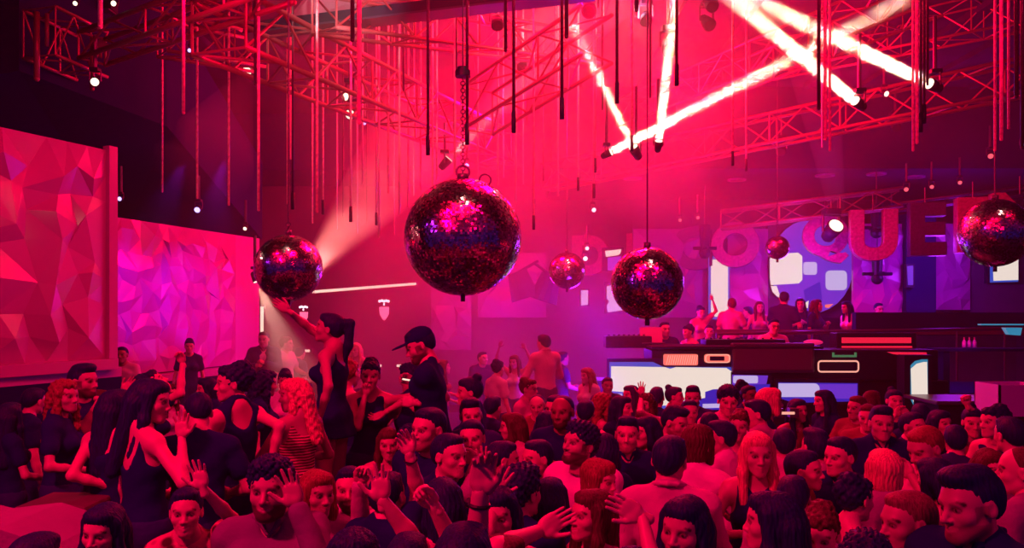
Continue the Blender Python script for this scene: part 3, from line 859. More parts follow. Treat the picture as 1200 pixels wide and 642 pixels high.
for (x, y, lb, s) in ((450, 358, 'pink glowing crystal wall lamp between the dress and the cap', 1.0), (355.5, 364, 'pink glowing crystal wall lamp behind the raised forearm', .8)):
    Y = 19.5
    c = P(x, y, Y)
    o = empty('wall_lamp', c, lb, 'lamp')
    mb = MB()
    for i in range(5): mb.sph((-.1 * s + i * .05 * s, 0, .1 * s + .012 * (i % 2)), .032 * s, 8)
    mb.cyl((0, 0, .0), (0, 0, .06 * s), .02 * s, seg=6); mb.build('lamp_arms', M['whitelens'], o)
    mb = MB().prism([(-.11 * s, 0, -.03), (.11 * s, 0, -.03), (.1 * s, 0, -.2 * s), (.04 * s, 0, -.3 * s), (0, 0, -.34 * s), (-.04 * s, 0, -.3 * s), (-.1 * s, 0, -.2 * s)], (0, .08, 0))
    mb.build('crystal_shade', mat('crystal', (.9, .5, .7), .4, emit=(1, .25, .45), es=.8), o)
# downlights in the lower ceiling
for i, (x, Y) in enumerate(((6.6, 18), (7.6, 17.8), (8.6, 18.2), (2.6, 18.4), (4.9, 18.6), (1.4, 18.9))):
    o = empty('downlight', (x, Y, CZ2), ['first', 'second', 'third', 'fourth', 'fifth', 'sixth'][i] + ' of the dim recessed downlights in the lower ceiling', 'downlight', 'recessed downlights')
    MB().cyl((0, 0, -.03), (0, 0, .0), .2, seg=20).build('rim', M['cornice'], o)
    MB().cyl((0, 0, -.035), (0, 0, -.03), .14, seg=20).build('glass', M['letter_red'], o)

# ================================================================== LIGHT
RED = (1.0, 0.0, 0.062)
WARM = (1.0, .62, .5)
VIO = (.42, .02, 1.0)
# haze filling the hall
hz = MB().box((XL + .01, 1.2, .01), (XR - .01, 7.0, CZ - .02)).build('haze', vol_mat('thin_haze', .0015)); tag(hz, 'thin haze over the near dancers', 'haze', None, 'stuff')
def hall_haze():
    """haze thickest over the middle of the dance floor and thinning out to both sides"""
    m = vol_mat('hall_haze', .05)
    nt = m.node_tree
    s_ = [n for n in nt.nodes if n.type == 'VOLUME_SCATTER'][0]
    tc = nt.nodes.new('ShaderNodeTexCoord')
    sx = nt.nodes.new('ShaderNodeSeparateXYZ')
    nt.links.new(tc.outputs['Object'], sx.inputs[0])
    def mr(src, a, b, c, d):
        r = nt.nodes.new('ShaderNodeMapRange'); r.interpolation_type = 'SMOOTHSTEP'
        for k, v in zip((1, 2, 3, 4), (a, b, c, d)): r.inputs[k].default_value = v
        nt.links.new(src, r.inputs[0]); return r.outputs[0]
    def mul(a, b):
        k = nt.nodes.new('ShaderNodeMath'); k.operation = 'MULTIPLY'
        nt.links.new(a, k.inputs[0])
        if isinstance(b, float): k.inputs[1].default_value = b
        else: nt.links.new(b, k.inputs[1])
        return k.outputs[0]
    n = nt.nodes.new('ShaderNodeTexNoise'); n.inputs['Scale'].default_value = .6; n.inputs['Detail'].default_value = 2
    nt.links.new(tc.outputs['Object'], n.inputs['Vector'])
    # slanting left edge of the smoke: x + 0.45 * (z - 3)
    ad = nt.nodes.new('ShaderNodeMath'); ad.operation = 'MULTIPLY_ADD'; ad.inputs[1].default_value = -.35
    nt.links.new(sx.outputs[2], ad.inputs[0]); nt.links.new(sx.outputs[0], ad.inputs[2])
    d = mul(mr(sx.outputs[0], -4.6, -1.8, .04, 1.0), mr(sx.outputs[0], 2.6, 6.5, 1.0, .10))
    def mxm(a, b):
        k = nt.nodes.new('ShaderNodeMath'); k.operation = 'MAXIMUM'; nt.links.new(a, k.inputs[0]); nt.links.new(b, k.inputs[1]); return k.outputs[0]
    d = mul(d, mxm(mr(sx.outputs[1], 12.2, 14.5, .06, 1.0), mxm(mul(mr(sx.outputs[2], 2.9, 4.2, 0.0, 1.0), mr(sx.outputs[1], 7.0, 9.5, .15, 1.0)), mul(mr(sx.outputs[0], .6, 2.2, 1.0, 0.0), mr(sx.outputs[1], 7.5, 9.5, .05, 1.0)))))
    d = mul(d, mr(n.outputs[0],   .35, .68, .3, 1.6))
    d = mul(d, .052)
    nt.links.new(d, s_.inputs['Density'])
    return m
hz = MB().box((XL + .01, 7.0, .01), (XR - .01, YB - .02, CZ - .02)).build('haze', hall_haze()); tag(hz, 'thick haze over the middle and back of the hall', 'haze', None, 'stuff')
# red wash high in the haze
REDH = (1.0, 0.0, 0.034)
light('POINT', (-.3, 13.5, 5.6), REDH, 1500, .5)
light('POINT', (2.4, 13.0, 5.9), REDH, 1250, .5)
light('POINT', (-1.6, 15.0, 4.6), REDH, 650, .5)
light('POINT', (-.2, 10.0, 6.2), REDH, 420, .5)
light('POINT', (.4, 8.6, 6.3), REDH, 260, .4)
light('POINT', (5.0, 12.5, 5.9), REDH, 230, .5)
light('POINT', (-2.6, 11.0, 5.9), RED, 60, .4)
light('POINT', P(742, 12, 11), (1, .5, .38), 55, .15)
light('POINT', P(620, 30, 12), WARM, 10, .15)
light('SPOT', (-1.9, 7.0, 4.6), WARM, 260, .1, target=P(452, 2, 9.3), spot_size=R(22), spot_blend=.8)  # unseen warm spot added to brighten the canvas sail
# violet at the back
light('POINT', (1.6, 16.0, 2.0), (.25, .01, 1.0), 170, .4)
light('POINT', (1.2, 12.2, 1.2), (.25, .01, 1.0), 60, .3)
light('POINT', (5.5, 16.6, 3.1), VIO, 130, .4)
light('POINT', (8.6, 16.8, 3.4), VIO, 100, .4)
light('POINT', (-.3, 17.5, 2.2), (.6, .005, .5), 110, .4)
light('SPOT', P(262, 190, 10.2), VIO, 620, .05, target=P(228, 350, 13.6), spot_size=R(26), spot_blend=.8)
light('SPOT', P(215, 190, 9.4), VIO, 560, .05, target=P(146, 345, 12.2), spot_size=R(26), spot_blend=.8)
# wash on the wall panels
light('SPOT', (-1.6, 6.5, 5.6), RED, 400, .3, target=(-4.7, 9.0, 3.0), spot_size=R(60), spot_blend=.7)
light('SPOT', (-1.5, 9.5, 5.6), RED, 260, .3, target=(-5.1, 13.4, 2.7), spot_size=R(50), spot_blend=.7)
light('POINT', (-3.3, 7.6, 3.3), WARM, 3, .04)
# unseen spots added to brighten the hanging tubes
light('SPOT', (-1.5, 3.0, 4.2), RED, 700, .2, target=(-.3, 9.5, 6.2), spot_size=R(70), spot_blend=.6)
light('SPOT', (2.5, 3.0, 4.2), RED, 500, .2, target=(2.5, 9.0, 6.2), spot_size=R(80), spot_blend=.6)
light('SPOT', (1.5, 4.5, 6.3), (1, .4, .33), 160, .1, target=(-.6, 9.5, 4.4), spot_size=R(50), spot_blend=.6)
# wash over the dancers, from the stage rig above and in front
light('SPOT', (-3.4, 1.0, 5.9), RED, 2100, .25, target=(-1.0, 5.0, 1.3), spot_size=R(80), spot_blend=.8)
light('SPOT', (2.6, .2, 4.8), RED, 170, .25, target=(2.0, 5.2, 1.4), spot_size=R(80), spot_blend=.8)
light('SPOT', (0.9, 9.5, 6.0), RED, 850, .3, target=(.5, 6.0, 1.2), spot_size=R(100), spot_blend=.8)
light('SPOT', (-2.4, 6.6, 6.7), WARM, 260, .1, target=(-1.9, 9.8, 5.2), spot_size=R(34), spot_blend=.7)  # warm spot added to brighten the left truss chords, not the dancers
light('AREA', (-.3, 4.5, 6.75), REDH, 260, 2.6, target=(0, 7.6, 2.2))  # unseen red disc added overhead for the mirror balls to reflect
# ================================================================== PEOPLE: smooth implicit bodies
class Grid:
    def __init__(s, lo, hi, h):
        s.lo = np.array(lo, np.float32); s.h = np.float32(h)
        s.n = np.maximum(4, np.ceil((np.array(hi) - np.array(lo)) / h).astype(int) + 1)
        s.f = np.full(tuple(s.n), 1.0, np.float32)
    def sub(s, lo, hi):
        a = np.clip(np.floor((np.array(lo) - s.lo) / s.h).astype(int), 0, s.n)
        b = np.clip(np.ceil((np.array(hi) - s.lo) / s.h).astype(int) + 1, 0, s.n)
        if (b <= a).any(): return None
        ax = [s.lo[i] + s.h * np.arange(a[i], b[i], dtype=np.float32) for i in range(3)]
        X, Y, Z = np.meshgrid(*ax, indexing='ij', sparse=True)
        return (slice(a[0], b[0]), slice(a[1], b[1]), slice(a[2], b[2])), X, Y, Z

def smin(a, b, k):
    h = np.maximum(k - np.abs(a - b), 0) / k
    return np.minimum(a, b) - h * h * k * .25
def smax(a, b, k):
    return -smin(-a, -b, k)

def d_cap(X, Y, Z, a, b, ra, rb):
    d = b - a; L2 = float(d @ d) + 1e-9
    t = ((X - a[0]) * d[0] + (Y - a[1]) * d[1] + (Z - a[2]) * d[2]) / L2
    t = np.clip(t, 0, 1)
    return np.sqrt((X - a[0] - t * d[0]) ** 2 + (Y - a[1] - t * d[1]) ** 2 + (Z - a[2] - t * d[2]) ** 2) - (ra + (rb - ra) * t)
def d_ell(X, Y, Z, c, r, M3=None):
    x, y, z = X - c[0], Y - c[1], Z - c[2]
    if M3 is not None:
        x, y, z = (M3[0, 0] * x + M3[1, 0] * y + M3[2, 0] * z, M3[0, 1] * x + M3[1, 1] * y + M3[2, 1] * z, M3[0, 2] * x + M3[1, 2] * y + M3[2, 2] * z)
    k0 = np.sqrt((x / r[0]) ** 2 + (y / r[1]) ** 2 + (z / r[2]) ** 2)
    k1 = np.sqrt((x / r[0] ** 2) ** 2 + (y / r[1] ** 2) ** 2 + (z / r[2] ** 2) ** 2) + 1e-6
    return k0 * (k0 - 1) / k1

def bounds(prims, pad):
    lo = np.full(3, 1e9); hi = -lo
    for p in prims:
        if p['op'] != 'u': continue
        a, b = pb(p)
        lo = np.minimum(lo, a); hi = np.maximum(hi, b)
    return lo - pad, hi + pad
def pb(p):
    if p['t'] == 'c':
        r = max(p['ra'], p['rb'])
        return np.minimum(p['a'], p['b']) - r, np.maximum(p['a'], p['b']) + r
    r = max(p['r']) if p.get('M') is not None else np.array(p['r'])
    return p['a'] - r, p['a'] + r
def cap(a, b, ra, rb, k=.03, op='u'):
    return dict(t='c', a=np.array(a, float), b=np.array(b, float), ra=ra, rb=rb, k=k, op=op)
def ell(c, r, k=.03, op='u', rot=None):
    return dict(t='e', a=np.array(c, float), r=tuple(r), k=k, op=op, M=None if rot is None else np.array(Euler(rot).to_matrix()))

def evalp(prims, lo, hi, h, infl=0.0, post=None):
    g = Grid(lo, hi, h)
    for p in prims:
        a, b = pb(p)
        m = p['k'] + infl + h * 2.5
        q = g.sub(a - m, b + m)
        if q is None: continue
        sl, X, Y, Z = q
        if p['t'] == 'c': d = d_cap(X, Y, Z, p['a'], p['b'], p['ra'], p['rb'])
        else: d = d_ell(X, Y, Z, p['a'], p['r'], p.get('M'))
        if p['op'] == 'u': g.f[sl] = smin(g.f[sl], d - infl, p['k'])
        else: g.f[sl] = smax(g.f[sl], -d, p['k'])
    if post is not None:
        q = g.sub(g.lo - 1, g.lo + g.h * (g.n + 1))
        _, X, Y, Z = q
        g.f = post(g.f, X, Y, Z).astype(np.float32)
    return g

def surface(g):
    """surface nets -> verts (n,3), quads (m,4)"""
    f = g.f.copy()
    f[0] = f[-1] = 1; f[:, 0] = f[:, -1] = 1; f[:, :, 0] = f[:, :, -1] = 1
    s = f < 0
    c = [s[i:s.shape[0] - 1 + i, j:s.shape[1] - 1 + j, k:s.shape[2] - 1 + k] for i in (0, 1) for j in (0, 1) for k in (0, 1)]
    anyc = np.zeros(c[0].shape, bool); allc = np.ones(c[0].shape, bool)
    for q in c: anyc |= q; allc &= q
    act = anyc & ~allc
    idx = np.argwhere(act)
    if len(idx) == 0: return np.zeros((0, 3)), np.zeros((0, 4), int)
    vid = np.full(act.shape, -1, np.int64)
    vid[act] = np.arange(len(idx))
    I, J, K = idx.T
    V = {(i, j, k): f[I + i, J + j, K + k] for i in (0, 1) for j in (0, 1) for k in (0, 1)}
    acc = np.zeros((len(idx), 3)); cnt = np.zeros(len(idx))
    for a in V:
        for ax in range(3):
            if a[ax] == 0:
                b = list(a); b[ax] = 1; b = tuple(b)
                fa, fb = V[a], V[b]
                cr = (fa < 0) != (fb < 0)
                t = np.where(cr, fa / np.where(cr, fa - fb, 1), 0)
                p = np.array(a, float)[None, :] * np.ones((len(idx), 1)); p[:, ax] = t
                acc += p * cr[:, None]; cnt += cr
    v = g.lo + g.h * (idx + acc / cnt[:, None])
    quads = []
    for ax in range(3):
        u, w = (ax + 1) % 3, (ax + 2) % 3
        sl0 = [slice(None)] * 3; sl1 = [slice(None)] * 3
        sl0[ax] = slice(0, -1); sl1[ax] = slice(1, None)
        A = s[tuple(sl0)]; B = s[tuple(sl1)]
        e = np.argwhere(A != B)
        e = e[(e[:, u] > 0) & (e[:, w] > 0) & (e[:, u] < s.shape[u] - 1) & (e[:, w] < s.shape[w] - 1)]
        inside = A[e[:, 0], e[:, 1], e[:, 2]]
        def cell(du, dw):
            q = e.copy(); q[:, u] += du; q[:, w] += dw
            return vid[q[:, 0], q[:, 1], q[:, 2]]
        q = np.stack([cell(-1, -1), cell(0, -1), cell(0, 0), cell(-1, 0)], 1)
        q[~inside] = q[~inside][:, ::-1]
        quads.append(q)
    return v, np.concatenate(quads)

def smooth_mesh(v, q, it=1, lam=.5):
    for _ in range(it):
        acc = np.zeros_like(v); n = np.zeros(len(v))
        for a, b in ((0, 1), (1, 2), (2, 3), (3, 0)):
            np.add.at(acc, q[:, a], v[q[:, b]]); np.add.at(n, q[:, a], 1)
        v = v * (1 - lam) + lam * acc / np.maximum(n, 1)[:, None]
    return v

def np_mesh(name, v, q, m, col=None, matidx=None, mats=None):
    me = bpy.data.meshes.new(name)
    me.vertices.add(len(v)); me.vertices.foreach_set('co', np.ascontiguousarray(v, np.float32).ravel())
    me.loops.add(len(q) * 4); me.loops.foreach_set('vertex_index', np.ascontiguousarray(q, np.int32).ravel())
    me.polygons.add(len(q)); me.polygons.foreach_set('loop_start', np.arange(0, len(q) * 4, 4, dtype=np.int32))
    me.polygons.foreach_set('loop_total', np.full(len(q), 4, np.int32))
    me.polygons.foreach_set('use_smooth', np.ones(len(q), bool))
    me.update(calc_edges=True)
    if col is not None:
        at = me.color_attributes.new('Col', 'FLOAT_COLOR', 'POINT')
        at.data.foreach_set('color', np.concatenate([col, np.ones((len(col), 1))], 1).astype(np.float32).ravel())
    me.materials.append(m)
    return me

def seg_d(v, a, b):
    a = np.array(a); b = np.array(b); d = b - a
    t = np.clip(((v - a) @ d) / (d @ d), 0, 1)
    return np.linalg.norm(v - a - t[:, None] * d, axis=1)

# ------------------------------------------------------------------ head (origin between the eyes' level, centre of the skull; face towards -Y)
def head_prims(sex, smile, beard, seed):
    rr = random.Random(seed)
    j = lambda a: rr.uniform(-a, a)
    w = 1.0 if sex == 'm' else .95
    jw = (.046 if sex == 'm' else .036) + j(.003)
    nl = .0 + j(.003) + (.003 if sex == 'm' else -.002)
    P_ = [
        ell((0, .018, .036), (.077 * w, .097, .082), .02),
        ell((0, -.028, .012), (.066 * w, .066, .085), .03),
        ell((0, -.030, -.045), (.056 * w, .056, .066), .03),
        cap((-jw, -.005, -.062), (-.016, -.070, -.096), .016, .015, .03),
        cap((jw, -.005, -.062), (.016, -.070, -.096), .016, .015, .03),
        ell((0, -.072, -.094), (.021 if sex == 'm' else .016, .018, .018), .025),
        ell((-.040, -.055, -.024), (.024, .024, .022), .02), ell((.040, -.055, -.024), (.024, .024, .022), .02),
        cap((-.034, -.079, .023), (.034, -.079, .023), .011 if sex == 'm' else .008, .011 if sex == 'm' else .008, .02),
        # eye sockets
        ell((-.032, -.102, .002), (.019, .021, .013), .014, 'd'), ell((.032, -.102, .002), (.019, .021, .013), .014, 'd'),
        cap((0, -.086, .010), (0, -.109 - nl, -.030), .0075, .0115, .012),
        ell((-.013, -.099, -.034), (.008, .010, .007), .008), ell((.013, -.099, -.034), (.008, .010, .007), .008),
        ell((0, -.076, -.060), (.027, .016, .022), .02),
    ]
    s_ = .006 if smile else 0
    wd = .027 if smile else .021
    P_ += [cap((-wd, -.082 + s_ * .5, -.060 + s_), (0, -.095, -.0585), .0042, .0068, .006), cap((wd, -.082 + s_ * .5, -.060 + s_), (0, -.095, -.0585), .0042, .0068, .006),
           cap((-wd * .8, -.084, -.066 + s_ * .3), (0, -.0925, -.0735), .0045, .0078, .006), cap((wd * .8, -.084, -.066 + s_ * .3), (0, -.0925, -.0735), .0045, .0078, .006)]
    P_ += [ell((-.031, -.0765, .002), (.0125, .0125, .0115), .003), ell((.031, -.0765, .002), (.0125, .0125, .0115), .003)]
    P_ += [ell((-.079 * w, .010, -.004), (.009, .021, .032), .008, rot=(0.15, 0, .25)), ell((.079 * w, .010, -.004), (.009, .021, .032), .008, rot=(.15, 0, -.25)),
           ell((-.088 * w, .006, -.0), (.005, .011, .017), .004, 'd'), ell((.088 * w, .006, -.0), (.005, .011, .017), .004, 'd')]
    P_ += [cap((0, .022, -.03), (0, .030, -.165), .052 if sex == 'm' else .043, .055 if sex == 'm' else .044, .03)]
    if beard:
        P_ += [ell((0, -.066, -.090), (.030, .028, .026), .02), cap((-.055, -.02, -.055), (-.02, -.07, -.09), .012, .016, .02), cap((.055, -.02, -.055), (.02, -.07, -.09), .012, .016, .02)]
    return P_
HEADS = {}
def get_head(sex, smile, beard, seed, res):
    key = (sex, smile, beard, seed, res)
    if key in HEADS: return HEADS[key]
    pr_ = head_prims(sex, smile, beard, seed)
    g = evalp(pr_, (-.11, -.14, -.175), (.11, .135, .135), res)
    v, q = surface(g)
    col = np.ones((len(v), 3))
    x = np.abs(v[:, 0])
    # brows, lips, eyes, beard
    va = v.copy(); va[:, 0] = x
    th = .0062 if sex == 'm' else .0042
    br = np.minimum(seg_d(va, (.016, -.088, .0225), (.038, -.083, .029)), seg_d(va, (.038, -.083, .029), (.052, -.070, .022)))
    m_ = np.clip((th + .0035 - br) / .0035, 0, 1)[:, None]
    col = col * (1 - m_) + np.array([.10, .09, .12]) * m_
    ed = np.linalg.norm((va - np.array([.031, -.0765, .002])), axis=1)
    eye = (ed < .0138) & (v[:, 1] < -.08)
    lash_shade = np.linalg.norm((va - np.array([.031, -.090, .003])) * np.array([.55, .4, 1.0]), axis=1)
    m_ = (np.clip((.0125 - lash_shade) / .004, 0, 1) * (v[:, 1] < -.07) * .9)[:, None]  # dark look of the eyes painted on: lashes and socket shade
    col = col * (1 - m_) + np.array([.12, .1, .14]) * m_
    col[eye] = (.55, .6, .75)
    iris = eye & (np.linalg.norm(va[:, [0, 2]] - np.array([.031, .002]), axis=1) < .0062)
    col[iris] = (.05, .05, .08)
    lid = eye & (va[:, 2] > .0065)
    col[lid] = (.25, .2, .25)
    wd = .026 if smile else .021
    s_ = .006 if smile else 0
    lip = np.minimum(seg_d(va, (0, -.096, -.0600), (wd, -.084, -.061 + s_)), seg_d(va, (0, -.094, -.0725), (wd * .9, -.084, -.064 + s_)))
    m_ = np.clip((.0085 - lip) / .003, 0, 1)[:, None] * .8
    col = col * (1 - m_) + np.array([.72, .38, .5]) * m_
    mo = seg_d(va, (0, -.096, -.0655), (wd * .8, -.086, -.0635 + s_ * .6))
    if smile:
        m_ = np.clip((.0065 - mo) / .002, 0, 1)[:, None]
        col = col * (1 - m_) + np.array([1.35, 2.4, 2.0]) * m_
    else:
        m_ = np.clip((.0032 - mo) / .0018, 0, 1)[:, None]
        col = col * (1 - m_) + np.array([.2, .15, .2]) * m_
    if beard:
        zt = -.040 - .1 * np.maximum(0, .04 - x)
        bd = np.clip((zt - v[:, 2]) / .012, 0, 1) * np.clip((.035 - v[:, 1]) / .02, 0, 1) * np.clip((v[:, 2] + .128) / .012, 0, 1) * (np.clip((lip - .006) / .004, 0, 1)) * (np.clip((mo - .006) / .004, 0, 1))
        side = ((x > .055) & (v[:, 2] > -.045) & (v[:, 2] < .01) & (v[:, 1] < .0) & (v[:, 1] > -.045))
        bd = np.maximum(bd, side * .8)
        m_ = bd[:, None] * (.9 if beard == 1 else .55)
        col = col * (1 - m_) + np.array([.08, .07, .10]) * m_
    HEADS[key] = (v, q, col)
    return HEADS[key]

# ------------------------------------------------------------------ hands (origin wrist, fingers along +Z, palm faces -Y, thumb at +X)
HPOSE = {  # per finger curl (radians per joint), splay, thumb
    'open': ((.12, .05, .1, .2), (.26, .08, -.10, -.30), 1.0, .15),
    'relax': ((.35, .42, .5, .55), (.08, .02, -.05, -.12), .45, .35),
    'flat': ((.08, .08, .08, .1), (.06, .02, -.03, -.08), .5, .2),
    'fist': ((1.35, 1.4, 1.4, 1.45), (.02, 0, 0, -.02), .1, .9),
    'grip': ((.85, .9, .95, 1.0), (.05, 0, -.02, -.05), .35, .7),
}
HANDS = {}
def get_hand(pose, res):
    key = (pose, res)
    if key in HANDS: return HANDS[key]
    curl, splay, tsp, tcurl = HPOSE[pose]
    pr_ = [ell((.0, 0, .050), (.040, .0145, .048), .01), cap((-.024, .0, .028), (-.030, 0, .078), .012, .011, .012), cap((.024, 0, .028), (.029, 0, .080), .013, .011, .012),
           cap((-.012, -.002, .03), (-.010, 0, .084), .012, .0105, .012), cap((.010, -.002, .03), (.010, 0, .086), .012, .0105, .012),
           cap((0, 0, -.035), (0, 0, .02), .023, .021, .02), ell((.026, -.010, .030), (.015, .014, .026), .012)]
    bx = (.029, .010, -.010, -.029); ln = (.072, .080, .075, .058)
    for i in range(4):
        p = np.array([bx[i], 0, .082 if i in (1, 2) else .077]); a = 0.0
        r = .0092 if i < 3 else .0080
        for sgm, fr in ((0, .45), (1, .31), (2, .24)):
            a += curl[i] * (1.0 if sgm < 2 else .7)
            d = np.array([math.sin(splay[i]) * math.cos(a), -math.sin(a), math.cos(a) * math.cos(splay[i])])
            e = p + d * ln[i] * fr
            pr_.append(cap(p, e, r, r - .0007, .003)); p = e; r -= .0007
    t0 = np.array([.026, -.006, .018]); 
    d1 = np.array([math.sin(.35 + tsp * .6), -math.sin(tcurl) * .6, math.cos(.35 + tsp * .6)]); d1 /= np.linalg.norm(d1)
    t1 = t0 + d1 * .042
    d2 = np.array([math.sin(.2 + tsp * .5 - tcurl * .5), -math.sin(tcurl), math.cos(.2 + tsp * .5 - tcurl * .3)]); d2 /= np.linalg.norm(d2)
    t2 = t1 + d2 * .030; t3 = t2 + (d2 + np.array([-tcurl * .5, -tcurl * .4, 0])) / np.linalg.norm(d2 + np.array([-tcurl * .5, -tcurl * .4, 0])) * .024
    pr_ += [cap(t0, t1, .014, .0115, .012), cap(t1, t2, .0112, .0098, .003), cap(t2, t3, .0098, .0085, .003)]
    lo, hi = bounds(pr_, .01)
    v, q = surface(evalp(pr_, lo, hi, res))
    HANDS[key] = (v, q)
    return HANDS[key]

# ------------------------------------------------------------------ hair (in the head's frame)
def ridge(amp, fr, seed=0):
    def post(f, X, Y, Z):
        th = np.arctan2(X, Y)
        return f + amp * (np.sin(th * fr + 2.2 * np.sin(Z * 38 + seed)) + .6 * np.sin(th * fr * 2.3 + 9 * Z * 4 + seed * 2))
    return post
def curls(amp, fr):
    def post(f, X, Y, Z):
        return f + amp * (np.sin(X * fr) * np.sin(Y * fr + 1) * np.sin(Z * fr + 2) * 1.6 + .5 * np.sin(X * fr * 2.1 + 1) * np.sin(Z * fr * 1.9))
    return post
HAIRS = {}
def hair_geo(style, res):
    key = (style, res)
    if key in HAIRS: return HAIRS[key]
    base = ell((0, .021, .039), (.083, .103, .087), .02)
    face = [ell((0, -.115, -.030), (.075, .075, .078), .012, 'd')]
    faceh = [ell((0, -.118, -.010), (.072, .066, .086), .012, 'd')]
    lowcut = [ell((0, -.03, -.12), (.10, .085, .12), .015, 'd')]
    back = ell((0, .060, -.015), (.070, .060, .075), .03)
    post = ridge(.0010, 26)
    U = []
    if style == 'short':
        U = [base, ell((0, -.032, .096), (.058, .045, .024), .03), ell((0, .070, .0), (.062, .048, .065), .03)] + faceh + [ell((0, -.055, -.105), (.12, .095, .118), .012, 'd'), ell((0, .09, -.12), (.1, .09, .06), .01, 'd')]
    elif style == 'quiff':
        U = [base, ell((0, -.046, .105), (.060, .046, .028), .03), ell((0, .0, .105), (.064, .08, .028), .03), ell((0, .068, .0), (.060, .046, .065), .03)] + faceh + [ell((0, -.055, -.105), (.12, .095, .118), .012, 'd'), ell((0, .09, -.12), (.1, .09, .06), .01, 'd')]
    elif style == 'curly':
        U = [ell((0, .02, .052), (.094, .108, .092), .02), ell((0, -.048, .105), (.066, .042, .034), .03), ell((0, .070, .0), (.070, .05, .075), .03)] + face + [ell((0, -.055, -.105), (.12, .095, .118), .012, 'd')]
        post = curls(.006, 150)
    elif style == 'buzz':
        U = [ell((0, .019, .038), (.0795, .0995, .0845), .02), ell((0, .065, .0), (.058, .042, .06), .03)] + [ell((0, -.115, -.020), (.075, .06, .078), .008, 'd'), ell((0, -.055, -.105), (.12, .095, .118), .012, 'd')]
        post = None
    elif style in ('long', 'longwavy', 'longback'):
        L = -.40 if style != 'longwavy' else -.34
        U = [base, back, ell((0, -.044, .084), (.062, .046, .034), .03)]
        for sx in (-1, 1):
            U += [cap((sx * .066, -.012, .04), (sx * .083, -.010, -.10), .028, .026, .03), cap((sx * .083, -.010, -.10), (sx * .080, -.035 if style != 'longback' else .03, L * .75), .028, .022, .03),
                  cap((sx * .05, .07, -.02), (sx * .055, .128, L), .045, .036, .04)]
        U += [cap((0, .085, -.02), (0, .140, L * .98), .055, .040, .04)] + face + [ell((0, -.062, -.105), (.056, .060, .10), .012, 'd')]
        post = ridge(.0017, 30) if style != 'longwavy' else curls(.006, 95)
    elif style == 'bob':
        U = [ell((0, .024, .040), (.090, .110, .093), .02), ell((0, .05, -.04), (.083, .068, .085), .03), ell((0, -.044, .086), (.064, .046, .036), .03)]
        for sx in (-1, 1): U += [cap((sx * .070, -.015, .03), (sx * .078, -.018, -.085), .026, .024, .03)]
        U += face + [ell((0, -.06, -.115), (.060, .07, .08), .012, 'd')]
        post = ridge(.0028, 34)
    elif style in ('pony', 'bun', 'updo'):
        U = [ell((0, .022, .040), (.082, .102, .087), .02), ell((0, .062, .0), (.058, .05, .06), .03), ell((0, -.046, .084), (.058, .042, .030), .03)] + face + [ell((0, -.055, -.100), (.12, .10, .112), .012, 'd')]
        if style == 'pony':
            U += [cap((0, .10, .075), (0, .155, .075), .024, .030, .02), cap((0, .155, .075), (0, .172, -.10), .036, .036, .02), cap((0, .172, -.10), (0, .150, -.27), .036, .014, .02)]
        elif style == 'bun':
            U += [ell((0, .075, .118), (.042, .042, .038), .008)]
        else:
            U += [ell((0, .06, .10), (.06, .06, .05), .02), ell((.02, .11, .05), (.04, .04, .05), .015)]
            post = curls(.005, 110)
    elif style == 'pigtail':
        U = [base, back] + face + [ell((0, -.055, -.100), (.12, .10, .112), .012, 'd'), cap((0, .09, -.02), (0, .115, -.30), .034, .016, .03)]
    lo, hi = bounds(U, .015)
    v, q = surface(evalp(U, lo, hi, res, post=post))
    HAIRS[key] = (v, q)
    return HAIRS[key]
def skin_mat():
    m = mat('skin', (.6, .3, .3), .46, spec=.4)
    nt = m.node_tree; b = nt.nodes['Principled BSDF']
    a = nt.nodes.new('ShaderNodeAttribute'); a.attribute_name = 'Col'
    nt.links.new(a.outputs['Color'], b.inputs['Base Color'])
    return m
SKIN = skin_mat()
def cloth(name, col, rough=.85, stripes=None, pattern=None):
    m = mat(name, col, rough, spec=.1, bump=(14, .5))
    nt = m.node_tree; b = nt.nodes['Principled BSDF']
    if stripes or pattern:
        tc = nt.nodes.new('ShaderNodeTexCoord')
        if stripes:
            w = nt.nodes.new('ShaderNodeTexWave'); w.inputs['Scale'].default_value = stripes[0]; w.inputs['Distortion'].default_value = 1.0; w.bands_direction = stripes[1]
        else:
            w = nt.nodes.new('ShaderNodeTexVoronoi'); w.inputs['Scale'].default_value = pattern
        mp = nt.nodes.new('ShaderNodeMapRange'); mp.inputs[1].default_value = .35; mp.inputs[2].default_value = .55
        nt.links.new(tc.outputs['Object'], w.inputs['Vector']); nt.links.new(w.outputs[0], mp.inputs[0])
        mx = nt.nodes.new('ShaderNodeMix'); mx.data_type = 'RGBA'
        mx.inputs[6].default_value = (*[c * .12 for c in col], 1); mx.inputs[7].default_value = (*col, 1)
        nt.links.new(mp.outputs[0], mx.inputs[0]); nt.links.new(mx.outputs[2], b.inputs['Base Color'])
    return m
CM = {
    'black': cloth('cloth_black', (.008, .006, .16)), 'navy': cloth('cloth_navy', (.022, .010, .20)), 'white': cloth('cloth_white', (.70, .36, .80)),
    'pink': cloth('cloth_pink', (.48, .10, .42)), 'grey': cloth('cloth_grey', (.28, .12, .36)), 'denim': cloth('cloth_denim', (.17, .07, .26)),
    'red': cloth('cloth_red', (.22, .05, .10)), 'light': cloth('cloth_light', (.48, .22, .5)), 'stripe': cloth('cloth_stripe', (.55, .3, .35), stripes=(16, 'Z')),
    'pattern': cloth('cloth_pattern', (.5, .26, .3), pattern=14), 'lilac': cloth('cloth_lilac', (.5, .28, .6)),
}
